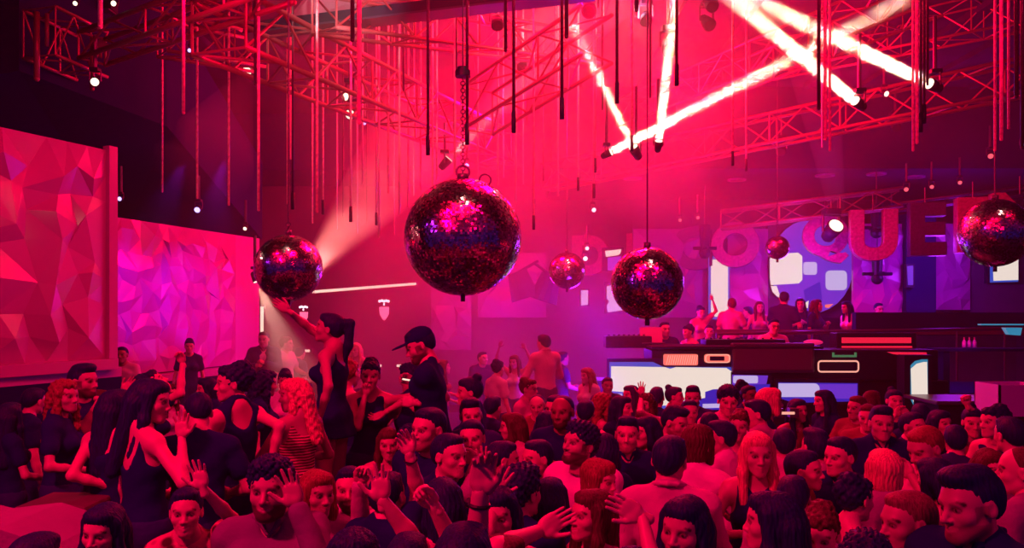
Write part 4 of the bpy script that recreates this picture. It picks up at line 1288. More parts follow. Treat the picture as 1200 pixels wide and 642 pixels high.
def hair_material(name, col):
    m = mat('hair_' + name, col, .55, spec=.15)
    nt = m.node_tree; b = nt.nodes['Principled BSDF']
    tc = nt.nodes.new('ShaderNodeTexCoord'); mp = nt.nodes.new('ShaderNodeMapping'); mp.inputs['Scale'].default_value = (150, 150, 7)
    n = nt.nodes.new('ShaderNodeTexNoise'); n.inputs['Scale'].default_value = 1.0; n.inputs['Detail'].default_value = 2
    nt.links.new(tc.outputs['Object'], mp.inputs[0]); nt.links.new(mp.outputs[0], n.inputs['Vector'])
    bp = nt.nodes.new('ShaderNodeBump'); bp.inputs['Strength'].default_value = .7; bp.inputs['Distance'].default_value = .004
    nt.links.new(n.outputs[0], bp.inputs['Height']); nt.links.new(bp.outputs[0], b.inputs['Normal'])
    r = nt.nodes.new('ShaderNodeMapRange'); r.inputs[1].default_value = .3; r.inputs[2].default_value = .7; r.inputs[3].default_value = .6; r.inputs[4].default_value = 1.5
    mx = nt.nodes.new('ShaderNodeVectorMath'); mx.operation = 'SCALE'; mx.inputs[0].default_value = col
    nt.links.new(n.outputs[0], r.inputs[0]); nt.links.new(r.outputs[0], mx.inputs['Scale']); nt.links.new(mx.outputs[0], b.inputs['Base Color'])
    return m
HM = {'k': hair_material('black', (.009, .006, .12)), 'b': hair_material('brown', (.075, .022, .045)), 'a': hair_material('auburn', (.20, .05, .07)), 'y': hair_material('blond', (.55, .28, .25)), 'g': hair_material('grey', (.16, .06, .10))}
TONE = {'l': (.56, .18, .36), 'm': (.44, .13, .30), 'd': (.26, .09, .14)}
_shared = {}
def shared_mesh(key, fn):
    if key not in _shared: _shared[key] = fn()
    return _shared[key]

def ik(sh, w, l1, l2, hint):
    d = w - sh; D = d.length
    mx = (l1 + l2) * .995
    if D > mx:
        w = sh + d * (mx / D); d = w - sh; D = mx
    D = max(D, abs(l1 - l2) + .03)
    u = d.normalized()
    a = (l1 * l1 - l2 * l2 + D * D) / (2 * D)
    h = math.sqrt(max(0, l1 * l1 - a * a))
    p = (hint - u * hint.dot(u)).normalized()
    return sh + u * a + p * h, sh + u * D

PRESET = {  # wrist (outwards, forward, up), hand pose, elbow hint (outwards, forward, up)
    'down': ((.27, .04, .80), 'relax', (.3, -1, 0)),
    'bent': ((.20, .28, 1.08), 'relax', (.6, -.6, -.6)),
    'chest': ((.06, .24, 1.24), 'grip', (.8, -.1, -.8)),
    'hip': ((.20, .06, 1.02), 'flat', (1, -.5, 0)),
    'face': ((.05, .20, 1.47), 'relax', (.7, 0, -.8)),
    'up': ((.24, .10, 1.86), 'open', (1, .1, -.2)),
    'half': ((.30, .20, 1.52), 'open', (.7, -.2, -.8)),
    'side': ((.46, .2, 1.35), 'relax', (.3, -.2, -1)),
}
PLAT = []
def person(px, py, h, yaw, sex, hair, hc, top, tc, o, label, group=None):
    """px, py, h: where and how large the head shows; yaw: where the face points (0 = towards the camera, 90 = photo right)"""
    seed = int(px * 7 + py * 13)
    rr = random.Random(seed)
    Yd = o.get('d') or 240.0 / h
    base = o.get('z', 0.0)
    HW = P(px, py, Yd)
    hy0 = -.03
    s = (HW.z - base) / 1.60
    if s < .86 or s > 1.14: print('SCALE', round(s, 2), px, py, h, label)
    s = min(1.14, max(.86, s))
    base = HW.z - 1.60 * s
    ty = o.get('ty', yaw * .85 + rr.uniform(-8, 8))
    near = Yd < 5.6
    hb, hr_, hh = (.0125, .0048, .0048) if near else ((.016, .0068, .006) if Yd < 9 else (.024, .010, .009))
    sx = .178 if sex == 'm' else .150
    lean = o.get('lean', rr.uniform(-.02, .05))
    def sh(p):
        p = Vector(p)
        if p.z > .95: p.y -= (p.z - .95) * lean
        return p
    hc_ = sh((0, hy0, 1.60))
    Rz = Matrix.Rotation(R(ty), 3, 'Z')
    off = Rz @ Vector((hc_.x, hc_.y, 0)) * s
    loc = Vector((HW.x - off.x, HW.y - off.y, base))
    def tolocal(w):
        return (Rz.transposed() @ (Vector(w) - loc)) / s
    # head rotation inside the body
    hrot = (Matrix.Rotation(R(yaw - ty), 3, 'Z') @ Matrix.Rotation(R(o.get('roll', rr.uniform(-5, 5))), 3, 'Y') @ Matrix.Rotation(R(o.get('pitch', rr.uniform(-4, 8))), 3, 'X'))
    m = sex == 'm'
    torso = [ell(sh((0, .0, .955)), (.158 if m else .168, .112, .115), .05), ell(sh((0, -.005, 1.10)), (.143 if m else .118, .102 if m else .088, .13), .06),
             ell(sh((0, .0, 1.275)), (.165 if m else .138, .112 if m else .095, .15), .06), cap(sh((-sx + .03, .015, 1.395)), sh((sx - .03, .015, 1.395)), .058 if m else .046, .058 if m else .046, .05)]
    if m: torso += [ell(sh((-.075, -.075, 1.315)), (.08, .04, .06), .04), ell(sh((.075, -.075, 1.315)), (.08, .04, .06), .04)]
    else: torso += [ell(sh((-.068, -.092, 1.265)), (.055, .052, .052), .03), ell(sh((.068, -.092, 1.265)), (.055, .052, .052), .03)]
    nk = hc_ + hrot @ Vector((0, .028, -.08))
    neckr = .054 if m else .044
    neck = [cap(sh((0, .015, 1.42)), nk, neckr + .004, neckr - .003, .04), cap(sh((0, .02, 1.475)), sh((-.12 if m else -.10, .02, 1.425)), .042, .036, .05), cap(sh((0, .02, 1.475)), sh((.12 if m else .10, .02, 1.425)), .042, .036, .05)]
    arms = []; uppers = []; fores = []; hands = []
    ra = (.048, .040, .027) if m else (.038, .032, .021)
    for side, sg in (('L', 1), ('R', -1)):
        a = o.get(side, rr.choice(['down', 'bent', 'bent', 'down', 'chest']) if 'arms' not in o else o['arms'])
        shp = sh((sg * sx, .012, 1.395))
        fd = None; palm = None
        if isinstance(a, str):
            w, hp, hint = PRESET[a]
            w = Vector((sg * w[0], -w[1], w[2])) + Vector((rr.uniform(-.03, .03), rr.uniform(-.03, .03), rr.uniform(-.03, .03)))
            if w.z > .95: w.y -= (w.z - .95) * lean
            hint = Vector((sg * hint[0], -hint[1], hint[2]))
        else:
            wx, wy, dd, hp = a[:4]
            w = tolocal(P(wx, wy, Yd + dd))
            hint = Vector((sg * .6, -.1, -1))
            if len(a) > 6 and a[6] is not None:
                ex, ey, ed = a[6]
                hint = tolocal(P(ex, ey, Yd + ed)) - (shp + w) / 2
            if len(a) > 5 and a[4] is not None:
                fd = (tolocal(P(a[4], a[5], Yd + dd)) - w).normalized()
                tip = a[7] if len(a) > 7 else 0
                fd = (fd + Vector((0, 0, 0)) + (Rz.transposed() @ Vector((0, tip, 0)))).normalized()
        if w.z > 1.5: shp.z += .035; shp.x -= sg * .012
        el, w = ik(shp, w, .285, .255, hint)
        fdir = (w - el).normalized()
        if fd is None: fd = fdir
        # palm faces the viewer for raised hands, inwards otherwise
        if len(a) > 8 and not isinstance(a, str): pn = Rz.transposed() @ Vector(a[8])
        elif w.z > 1.35: pn = (Rz.transposed() @ Vector((0, -1, 0))) if not isinstance(a, str) else Vector((0, -1, 0))
        else: pn = Vector((-sg, 0, -.2))
        pn = (pn - fd * pn.dot(fd))
        if pn.length < .05: pn = Vector((0, 0, 1)) - fd * fd.z
        pn.normalize()
        z_ = fd; y_ = -pn; x_ = y_.cross(z_)
        if sg > 0: x_ = -x_
        hands.append((hp, w, x_, y_, z_, sg))
        up = [cap(shp, el, ra[0], ra[1], .03)]; fo = [cap(el, el + (w - el) * .35, ra[1], ra[1] * .96, .02), cap(el + (w - el) * .35, w, ra[1] * .96, ra[2], .02)]
        arms += [ell(shp, (.056, .056, .058) if m else (.044, .044, .046), .04)] + up + fo
        uppers.append((shp, el)); fores.append((el, w))
    st = o.get('stance', .10)
    legs = []
    for sg in (-1, 1):
        k_ = Vector((sg * st, -.02 - o.get('knee', 0), .50)); an = Vector((sg * (st + .01), .02, .085))
        legs += [cap((sg * .088, 0, .90), k_, .088 if m else .090, .058, .05), cap(k_, k_ + (an - k_) * .35 + Vector((0, .012, 0)), .056, .055, .03), cap(k_ + (an - k_) * .35 + Vector((0, .012, 0)), an, .052, .036, .03),
                 ell((sg * (st + .01), -.05, .042), (.042, .115, .036), .03)]
    allp = torso + neck + arms + legs
    lo, hi = bounds(allp, .03)
    lo[2] = -.01
    v, q = surface(evalp(allp, lo, hi, hb))
    if near: v = smooth_mesh(v, q, 1, .4)
    tone = np.array(TONE[o.get('tone', 'l' if rr.random() < .7 else 'm')])
    cols = [np.ones((len(v), 3))]
    vs = [v]; qs = [q]; n = len(v)
    hv, hq, hcol = get_head(sex, bool(o.get('smile', 0)), o.get('beard', 0), rr.randint(0, 3 if Yd > 5 else 9), hr_)
    hs = 1.0 if m else .96
    Hm = np.array(hrot)
    vs.append((hv * hs) @ Hm.T + np.array(hc_)); qs.append(hq + n); cols.append(hcol); n += len(hv)
    for hp, w, x_, y_, z_, sg in hands:
        av, aq = get_hand(hp, hh)
        k = (1.0 if m else .9) * .93
        M3 = np.stack([np.array(x_), np.array(y_), np.array(z_)], 1)
        vs.append((av * k) @ M3.T + np.array(w)); qs.append((aq if sg < 0 else aq[:, ::-1]) + n); cols.append(np.ones((len(av), 3)) * .97); n += len(av)
    me = np_mesh('person', np.concatenate(vs), np.concatenate(qs), SKIN, np.concatenate(cols) * tone)
    body = link('person', me)
    body.location = loc; body.rotation_euler = (0, 0, R(ty)); body.scale = (s, s, s)
    tag(body, label, 'person', group or 'dancers in the crowd')
    if o.get('watch'):
        for (hp, w, x_, y_, z_, sg) in hands:
            if (sg > 0) == (o['watch'] == 'L'):
                wm = MB().torus((0, 0, 0), .030, .006, 'z', 18, 6).cyl((0, .026, 0), (0, .040, 0), .017, seg=14)
                wo = wm.build('wristwatch', M['plastic'], body)
                fa = fores[0 if sg > 0 else 1]; zz = (fa[1] - fa[0]).normalized()
                wo.matrix_local = Matrix.Translation(Vector(w) - zz * .035) @ zz.to_track_quat('Z', 'Y').to_matrix().to_4x4()
    # hair
    hm4 = Matrix.Translation(hc_) @ hrot.to_4x4() @ Matrix.Scale(hs, 4)
    if hair and hair != 'bald':
        res = .0055 if near else (.008 if Yd < 9 else .011)
        def mk():
            a, b = hair_geo(hair, res)
            return np_mesh('hair', a, b, HM[hc])
        ho = link('hair', shared_mesh(('hair', hair, hc, res), mk), None, body)
        ho.matrix_local = hm4
    if o.get('cap'):
        def mkc():
            U = [ell((0, .018, .058), (.086, .106, .078), .02), ell((0, .018, .0), (.3, .3, .045), .004, 'd'), ell((0, -.125, .052), (.070, .075, .009), .008)]
            a, b = surface(evalp(U, *bounds([U[0], U[2]], .02), .005)); return np_mesh('cap', a, b, CM['black'])
        co_ = link('cap', shared_mesh('cap', mkc), None, body); co_.matrix_local = hm4
    if o.get('glasses'):
        def mkg():
            mb = MB()
            for sx_ in (-1, 1):
                mb.torus((sx_ * .032, -.098, .002), .021, .0028, 'y', 16, 5); mb.cyl((sx_ * .052, -.096, .006), (sx_ * .080, .005, .006), .0022, seg=5)
            mb.cyl((-.012, -.099, .006), (.012, -.099, .006), .0022, seg=5)
            me_ = bpy.data.meshes.new('glasses'); mb.bm.to_mesh(me_); me_.materials.append(M['plastic']); return me_
        g_ = link('glasses', shared_mesh('glasses', mkg), None, body); g_.matrix_local = hm4
    # garments
    ph = rr.uniform(0, 6)
    def folds(zlo=None, zhi=None, amp=.0035, extra=None):
        def post(f, X, Y, Z):
            f = f + amp * (np.sin(X * 38 + Z * 21 + ph) * np.sin(Z * 33 - X * 14 + Y * 20 + ph * 2))
            if zlo is not None: f = np.maximum(f, zlo - Z)
            if zhi is not None: f = np.maximum(f, Z - zhi)
            if extra is not None: f = extra(f, X, Y, Z)
            return f
        return post
    def mesh_of(name, prims, infl, post, mt):
        if not prims: return None
        a, b = bounds(prims, .05 + infl)
        # share the body's lattice so that cloth stays outside the skin
        a = lo + np.floor((a - lo) / hb) * hb
        v_, q_ = surface(evalp(prims, a, b, hb, infl, post))
        if len(v_) == 0: return None
        if near: v_ = smooth_mesh(v_, q_, 1, .3)
        return link(name, np_mesh(name, v_, q_, mt), None, body)
    cm = CM[tc]
    dresslen = o.get('hem', .60)
    if top in ('tee', 'shirt', 'jacket'):
        pr_ = list(torso) + [dict(p, ra=p['ra'] * .95, rb=p['rb'] * .95) for p in neck[1:]]
        infl = .014 if top != 'jacket' else .024
        sl = []
        for (sp, el), (e2, w) in zip(uppers, fores):
            pr_.append(ell(sp, (.056, .056, .058) if m else (.045, .045, .047), .04))
            if top == 'tee':
                e_ = sp + (el - sp) * .55
                pr_.append(cap(sp, e_, ra[0] + .004, ra[0] + .008, .02)); sl.append((e_, (el - sp).normalized(), (el - sp).length * .45 + .1))
            else:
                pr_ += [cap(sp, el, ra[0] - .002, ra[1] - .001, .02), cap(e2, e2 + (w - e2) * (.9 if not o.get('rolled') else .25), ra[1] - .001, ra[2] + .002, .02)]
        if top == 'tee': pr_.append(ell(sh((0, -.05, 1.50)), (.078, .085, .058), .008, 'd'))
        elif top == 'shirt': pr_ += [ell(sh((0, -.10, 1.475)), (.055, .09, .07), .008, 'd'), cap(sh((0, -.14, 1.45)), sh((0, -.15, o.get('vee', 1.36))), .036, .008, .01, 'd')]
        else: pr_ += [ell(sh((0, -.10, 1.475)), (.065, .09, .08), .008, 'd'), cap(sh((0, -.15, 1.45)), sh((0, -.15, 1.12)), .075, .02, .01, 'd')]
        nm = {'tee': 't_shirt', 'shirt': 'shirt', 'jacket': 'jacket'}[top]
        mesh_of(nm, pr_, infl, folds(.84 if top != 'jacket' else .80), cm)
        if top in ('shirt', 'jacket'):
            c0 = sh((0, .018, 1.475)); k = neckr + .018
            ring = []
            for i in range(9):
                t = R(-150 + 300 * i / 8) + math.pi / 2
                ring.append(c0 + Vector((math.cos(t) * k, math.sin(t) * k * 1.05, .018 + .02 * math.sin(t))))
            tipL = [ring[0] + Vector((-.028, -.02, -.05))]; tipR = [ring[-1] + Vector((.028, -.02, -.05))]
            pc = [cap(ring[i], ring[i + 1], .0135, .0135, .008) for i in range(8)]
            pc += [cap(ring[0], tipL[0], .014, .007, .01), cap(ring[-1], tipR[0], .014, .007, .01)]
            a_, b_ = bounds(pc, .02)
            v_, q_ = surface(evalp(pc, a_, b_, .007 if near else .012))
            link('collar', np_mesh('collar', v_, q_, cm), None, body)
        if top == 'jacket': 
            pr2 = list(torso) + [ell(sh((0, -.07, 1.50)), (.08, .085, .07), .008, 'd')]
            mesh_of('undershirt', pr2, .010, folds(.9, amp=.001), CM[o.get('under', 'black')])
    elif top in ('tank', 'dress'):
        pr_ = list(torso) + [dict(p) for p in neck[1:]] if o.get('wide') else list(torso)
        pr_ += [ell(sh((0, -.10, 1.47)), (.072, .12, .085), .01, 'd'), ell(sh((0, .12, 1.42)), (.085, .11, .10 if not o.get('openback') else .17), .01, 'd')]
        for sg in (-1, 1): pr_.append(ell(sh((sg * (sx + .02), .0, 1.36)), (.062, .2, .105), .012, 'd'))
        if top == 'dress':
            pr_ += [cap((0, 0, .93), (0, .0, dresslen), .115, .165, .06), cap((-.06, 0, .9), (-.08, 0, dresslen), .11, .13, .05), cap((.06, 0, .9), (.08, 0, dresslen), .11, .13, .05)]
        mesh_of('dress' if top == 'dress' else 'tank_top', pr_, .011, folds(dresslen if top == 'dress' else .93, amp=.003 if top == 'tank' else .006), cm)
    bt = o.get('bottom', 'trousers' if m or top != 'dress' else None)
    if top == 'dress': bt = None
    if bt == 'trousers':
        pp = [torso[0]] + [p for p in legs if p['t'] == 'c']
        mesh_of('trousers', pp, .014, folds(.07, 1.0), CM[o.get('bcol', 'navy')])
    elif bt == 'skirt':
        pp = [torso[0], cap((0, 0, .9), (0, 0, .6), .14, .19, .05)]
        mesh_of('skirt', pp, .012, folds(.6, 1.03, .006), CM[o.get('bcol', 'black')])
    def mks():
        U = []
        for sg in (-1, 1): U += [ell((sg * .11, -.055, .045), (.048, .125, .044), .03), ell((sg * .11, .02, .07), (.043, .05, .05), .03)]
        def cut(f, X, Y, Z): return np.maximum(f, .003 - Z)
        a, b = surface(evalp(U, *bounds(U, .02), .014, post=cut)); return np_mesh('shoes', a, b, CM['black'])
    if st == .10:
        link('shoes', shared_mesh('shoes', mks), None, body)
    PLAT.append((round(loc.x, 2), round(loc.y, 2), round(base, 2), round(s, 2), px, py))
    return body, tolocal, s
# ================================================================== THE CROWD
# platforms the raised people stand on
o = MB().box((-6.2, 4.15, 0), (-1.75, 9.6, .25)).build('trim_7', M['dark']); tag(o, kind='structure')
o = MB().box((-1.75, 5.2, 0), (-.35, 9.6, .25)).build('trim_8', M['dark']); tag(o, kind='structure')
o = MB().box((-6.2, 9.6, 0), (1.2, 16.5, .42)).build('trim_9', M['dark']); tag(o, kind='structure')
o = MB().box((1.9, 13.5, 0), (8.5, 15.5, .5)).build('trim_10', M['dark']); tag(o, kind='structure')

def couch(name, x0, x1, y0, y1, zs, zb, label, m, z0=0.0, back='y1'):
    r = empty(name, ((x0 + x1) / 2, (y0 + y1) / 2, z0), label, 'sofa')
    mb = MB().box((x0, y0, z0 + .06), (x1, y1, zs - .12), .02); world_child(mb, 'frame', M['plastic'], r)
    n = max(1, round((x1 - x0) / .7))
    for i in range(n):
        a = x0 + (x1 - x0) * i / n; b = x0 + (x1 - x0) * (i + 1) / n
        mb = MB().box((a + .01, y0 + .01, zs - .12), (b - .01, y1 - .16, zs), .035); world_child(mb, 'seat_cushion', m, r)
        mb = MB().box((a + .01, y1 - .16, zs - .1), (b - .01, y1, zb), .035); world_child(mb, 'back_cushion', m, r)
    return r
couch('sofa', -2.2, -.75, 6.25, 7.1, .65, 1.0, 'sofa under the woman in the short dress, buried in the crowd', CM['black'], .25)
couch('sofa', -.73, .1, 6.0, 6.8, .50, .95, 'low sofa the cap wearer stands on, buried in the crowd', CM['black'], .25)
# pale draped bench in the lower left corner
r = empty('draped_bench', (-2.5, 4.2, 0), 'pale draped seat with sloping folds in the lower left corner', 'seat')
mb = MB()
mb.prism([(-3.3, 3.9, 0.0), (-2.0, 3.9, 0.0), (-2.0, 3.9, 1.20), (-2.1, 3.9, 1.28), (-2.35, 3.9, 1.36), (-2.6, 3.9, 1.33), (-2.9, 3.9, 1.40), (-3.3, 3.9, 1.44)], (0, .55, 0))
b_ = world_child(mb, 'cover', CM['grey'], r)
mb = MB()
for i in range(5): mb.prism([(-3.3, 3.88 - .0 * i, 1.36 - i * .10), (-1.95 - .1 * i, 3.88, 1.20 - i * .06), (-1.95 - .1 * i, 3.88, 1.17 - i * .06), (-3.3, 3.88, 1.32 - i * .10)], (0, .02, 0))
world_child(mb, 'fold', CM['grey'], r)
o = MB().box((-2.75, 4.7, .25), (-2.35, 5.1, 1.28), .02).build('side_table', M['wood']); tag(o, 'dark wooden cube stand left of the woman with her hand on her hip', 'table')

LF = .25
crowd = [
 # ---- raised seating area on the left
 (176,470,52,95,'f','longback','k','tank','black',dict(d=4.75,z=LF,ty=140,openback=1,R=(213,512,-.12,'open',213,490,(206,566,-.25)),L='down',wide=0),'woman with very long dark hair in a black strap top, seen from behind, hand raised'),
 (136,478,46,150,'f','long','k','dress','black',dict(d=5.15,z=LF,ty=165,L=(134,571,-.1,'flat',146,574,(84,566,-.25)),R='down'),'woman with bare shoulder and elbow out, hand on hip, behind the very long hair'),
 (76,464,42,70,'f','longwavy','a','tee','black',dict(d=5.8,z=LF,ty=100,L='chest',R='bent'),'woman with frizzy auburn hair in black at the left, facing the bearded man'),
 (98,447,38,75,'m','quiff','k','tee','black',dict(d=6.3,z=LF,ty=60,beard=1,R=(118,468,-.1,'relax',128,470),L='chest'),'man with dark quiff and beard in profile under the red panel corner'),
 (143,416,21,5,'m','short','k','tee','lilac',dict(d=11,z=.42,tone='d'),'dark-skinned person in pale top standing at the foot of the violet panel'),
 (180,451,38,110,'f','updo','k','tee','black',dict(d=6.6,z=LF,ty=125,pitch=-38,roll=10,L=(145,458,-.1,'flat',152,450,(128,482,-.2)),R=(214,425,-.1,'grip',207,408,(229,447,-.2))),'woman tipping her head back with both arms lifted, left of the violet panel'),
 (222,406,18,20,'f','updo','k','tee','navy',dict(d=12.6,z=.42,L='down',R='down'),'small dark figure with hair up in front of the violet panel'),
 (273,449,46,-75,'f','updo','k','tank','black',dict(d=5.5,z=LF,ty=-130,wide=1,L='down',R=(316,548,-.15,'relax',312,560,(338,508,-.2))),'woman with dark hair up and open-backed black top, looking left'),
 (232,484,46,-150,'m','short','k','tee','black',dict(d=4.9,z=LF,lean=.28,ty=-160,pitch=25,L='bent',R='bent'),'broad person in black bending forward beside the very long-haired woman'),
 (40,470,40,160,'m','short','k','tee','black',dict(d=6.9,z=LF),'person in black turned away in the dark left edge'),
 (12,488,44,170,'f','long','k','tee','black',dict(d=6.1,z=LF),'leftmost person, long dark hair, deep in shadow at the photo edge'),
 (345,463,42,-80,'f','longwavy','y','dress','stripe',dict(d=5.7,z=LF,ty=-130,hem=.72,L='chest',R='bent'),'woman with wavy blond hair and striped dress, left of the short black dress'),
 (386,385,36,-95,'f','pony','k','dress','black',dict(d=6.6,z=.62,ty=-105,pitch=-12,hem=.80,R=(338,364,-.1,'flat',320,352,(352,378,0)),L=(374,492,-.32,'open',371,512,(381,455,-.30)),stance=.11,tone='m'),'woman in short black dress and ponytail, arm stretched to the left mirror ball'),
 (492,405,38,-80,'m','short','k','tee','black',dict(d=6.3,z=.50,ty=-95,pitch=24,cap=1,beard=1,lean=.12,L=(486,472,-.15,'grip',474,470,(520,462,0)),R=(484,446,.1,'grip',476,444)),'man in dark cap and black t-shirt standing above the others, looking down'),
 (482,444,34,-120,'m','curly','k','tank','black',dict(d=6.9,z=LF,ty=-150,wide=1),'dark-haired person with bare back just left of the cap wearer'),
 (434,440,33,5,'f','updo','k','tank','black',dict(d=6.75,z=LF,R=(428,462,-.15,'grip',430,446,(424,488,-.2)),L=(450,484,-.2,'relax',432,492,(462,474,-.1)),smile=0),'woman with short dark hair drinking, in black strap top, between dress and cap'),
 (410,438,32,160,'f','updo','a','tank','black',dict(d=7.3,z=LF,openback=1),'woman with hair pinned up and bare back, beside the drinking woman'),
 (334,447,28,20,'f','updo','k','tee','white',dict(d=8.4,z=LF),'dark-haired woman in white in front of the man in the dark suit'),
 (311,449,34,120,'f','longwavy','k','tee','black',dict(d=7.2,z=LF),'person with dark wavy hair facing away right of the open-backed woman'),
 (242,455,30,-60,'f','long','k','tee','black',dict(d=8.1,z=LF),'small dark-haired woman far behind, left of the open-backed one'),
 (200,462,30,60,'f','longwavy','b','tee','lilac',dict(d=8.4,z=LF),'woman in lilac half hidden behind the raised arms, below the violet panel'),
 (117,470,32,110,'f','long','b','tank','black',dict(d=7.6,z=LF),'woman with brown hair behind the bearded profile man, arm hidden'),
 (550,459,32,-85,'f','bun','k','tee','black',dict(d=7.3,ty=-100),'woman with top bun in black t-shirt, profile to the left, right of the cap wearer'),
 (417,410,19,-20,'f','long','y','tee','pink',dict(d=12.2,z=.42),'blurred pink figure behind the ponytail'),
 (309,398,19,0,'m','short','k','jacket','navy',dict(d=12.6,z=.42,L='chest',R='chest',under='white'),'man in dark suit with folded hands below the upright neon line'),
 (336,403,18,90,'m','short','b','tee','lilac',dict(d=13,z=.42),'man in pale shirt seen from the side, right of the man in the dark suit'),
 (352,414,18,160,'m','short','k','tee','navy',dict(d=13.4,z=.42),'dim figure in dark clothes behind the blond woman in stripes'),
 (398,412,18,30,'f','long','b','tee','red',dict(d=13.2,z=.42),'dim figure right behind the short black dress'),
 # ---- middle distance, in the purple haze
 (637,402,21,-140,'m','short','k','shirt','pink',dict(d=11.4,z=.42,ty=-150),'tall man in pale shirt turned away in the purple haze'),
 (584,432,23,150,'f','updo','k','tee','lilac',dict(d=10.4,z=.42),'hazy person in pale top right of the bun-haired woman'),
 (603,424,20,-30,'f','long','b','tank','lilac',dict(d=12.5,z=.42,R='up',L='up'),'hazy woman with both arms lifted left of the tall pale-shirted man'),
 (660,420,20,120,'m','short','k','tee','navy',dict(d=12.8,z=.42),'dark hazy figure right of the tall pale-shirted man'),
 (688,440,21,-60,'f','longwavy','a','tee','lilac',dict(d=11.8),'hazy woman left of the largest cream screen'),
 (520,430,20,100,'f','long','b','tee','red',dict(d=12.0,z=.42),'hazy figure close behind the back of the cap wearer'),
 (566,420,18,40,'m','short','k','tee','navy',dict(d=13.4,z=.42),'faint dark figure far back in the haze beyond the bun'),
 (712,452,22,10,'m','short','k','tee','navy',dict(d=11.0),'dim man at the left edge of the largest cream screen'),
 # ---- gallery and booth
 (779,386,19,15,'m','short','k','tee','navy',dict(d=13.6,z=.5,L='bent',R='bent'),'man in dark top at the booth behind the open laptop','people at the booth and on the gallery'),
 (806,389,16,-60,'f','updo','k','tank','pink',dict(d=14.2,z=.5),'woman in pink next to the laptop man','people at the booth and on the gallery'),
 (821,366,15,20,'f','updo','k','tee','pink',dict(d=15.8,z=.88,L='up',R='down'),'person with one arm up left of the narrow cream screen','people at the booth and on the gallery'),
 (858,357,16,170,'m','short','b','tee','pink',dict(d=15.7,z=.88),'man in pale shirt turned away, at the foot of the narrow cream screen','people at the booth and on the gallery'),
 (831,389,16,-10,'m','short','k','tee','black',dict(d=14.6,z=.5),'man low behind the booth, only his head showing over the dark desk','people at the booth and on the gallery'),
 (890,360,15,0,'f','long','b','tank','pink',dict(d=16.2,z=.88),'woman in pale pink top beside the round screen','people at the booth and on the gallery'),
 (907,383,18,5,'m','short','k','tee','white',dict(d=13.7,z=.5,L='bent',R='bent',glasses=1),'disc jockey in white t-shirt and glasses behind the desk','people at the booth and on the gallery'),
 (919,350,16,160,'m','short','k','tee','navy',dict(d=15.7,z=.88),'dark man in front of the round screen','people at the booth and on the gallery'),
 (938,356,15,-20,'f','long','k','tee','black',dict(d=16.2,z=.88),'dark-haired woman at the right half of the round screen','people at the booth and on the gallery'),
 (957,358,15,60,'f','longwavy','b','tee','navy',dict(d=16.0,z=.88),'dim long-haired person below the round screen','people at the booth and on the gallery'),
 (992,360,16,-70,'f','long','k','tee','white',dict(d=15.8,z=.88,lean=.2),'woman in white top leaning on the gallery rail, profile to the left','people at the booth and on the gallery'),
 (1030,362,14,10,'m','short','k','tee','black',dict(d=17,z=.88),'lone shadowy person at the gallery wall under the faceted panel','people at the booth and on the gallery'),
 (876,366,14,-120,'m','short','k','tee','navy',dict(d=16.9,z=.88),'dark person between the two pink tops on the gallery','people at the booth and on the gallery'),
 # ---- silhouettes in front of the screens
 (739,463,25,-60,'f','long','k','tee','navy',dict(),'long-haired silhouette at the left end of the largest screen'),
 (757,474,30,-40,'f','longwavy','b','tank','red',dict(L=(752,462,0,'open',752,452)),'woman with wavy hair and small raised hand before the largest screen'),
 (770,466,24,160,'m','short','k','tee','black',dict(),'round-headed silhouette before the largest screen'),
 (791,465,25,70,'f','bun','k','tank','navy',dict(),'silhouette with topknot before the step of the largest screen'),
 (812,466,27,-15,'m','quiff','k','tee','navy',dict(beard=2),'bearded man with quiff at the right corner of the largest screen'),
 (853,470,34,-5,'m','curly','k','tee','light',dict(ty=5),'man in pale t-shirt with tousled hair below the end of the largest screen'),
 (870,458,26,140,'f','updo','k','tee','navy',dict(),'dark head with pinned hair before the blue field'),
 (878,464,24,30,'m','short','k','tee','navy',dict(tone='d'),'dim face before the violet screen'),
 (903,472,34,100,'f','bob','y','tee','black',dict(),'blond bob seen from behind, left of the blue screen'),
 (886,486,36,-100,'m','short','k','tee','light',dict(ty=-160),'short dark hair seen from behind, in pale top, under the violet screen'),
 (935,481,30,20,'f','long','k','tank','red',dict(),'woman with long dark hair under the left part of the blue screen'),
 (965,470,30,-80,'f','long','k','tee','black',dict(),'dark-haired woman in profile under the blue screen'),
 (1004,478,28,-60,'m','short','b','tee','red',dict(),'man in dark red before the dark plinth right of the blue screen'),
 (1048,470,29,0,'f','bun','k','tank','black',dict(L='face',R='face'),'woman with topknot and hands at her face, left of the upright screen'),
 (1079,488,34,160,'m','short','k','tee','black',dict(),'dark round head seen from behind under the upright screen'),
 (1022,470,24,120,'f','long','b','tee','navy',dict(),'dim woman behind, between the blue and the upright screen'),
 # ---- middle of the floor
 (659,483,38,-25,'m','buzz','k','tee','black',dict(beard=1,tone='d',smile=1),'smiling dark-skinned bearded man in black t-shirt, left of the white shirt'),
 (679,521,47,-50,'m','curly','k','shirt','white',dict(ty=-30,beard=1,pitch=-12),'bearded man in open white shirt looking up to the left'),
 (640,497,36,-170,'f','long','k','tank','black',dict(),'woman with long black hair turned away, left of the bearded men'),
 (630,476,30,-10,'m','buzz','k','tee','red',dict(),'man with cropped hair, forehead lit, in the haze line'),
 (620,456,26,60,'f','updo','b','tee','pink',dict(glasses=1),'person in pink with head tilted, at the edge of the purple haze'),
 (650,478,32,-30,'m','short','k','tee','navy',dict(beard=2,glasses=1),'man with glasses close behind the smiling dark-skinned man'),
 (686,484,32,170,'m','short','k','tank','black',dict(wide=1),'short-haired head from behind left of the curly auburn head'),
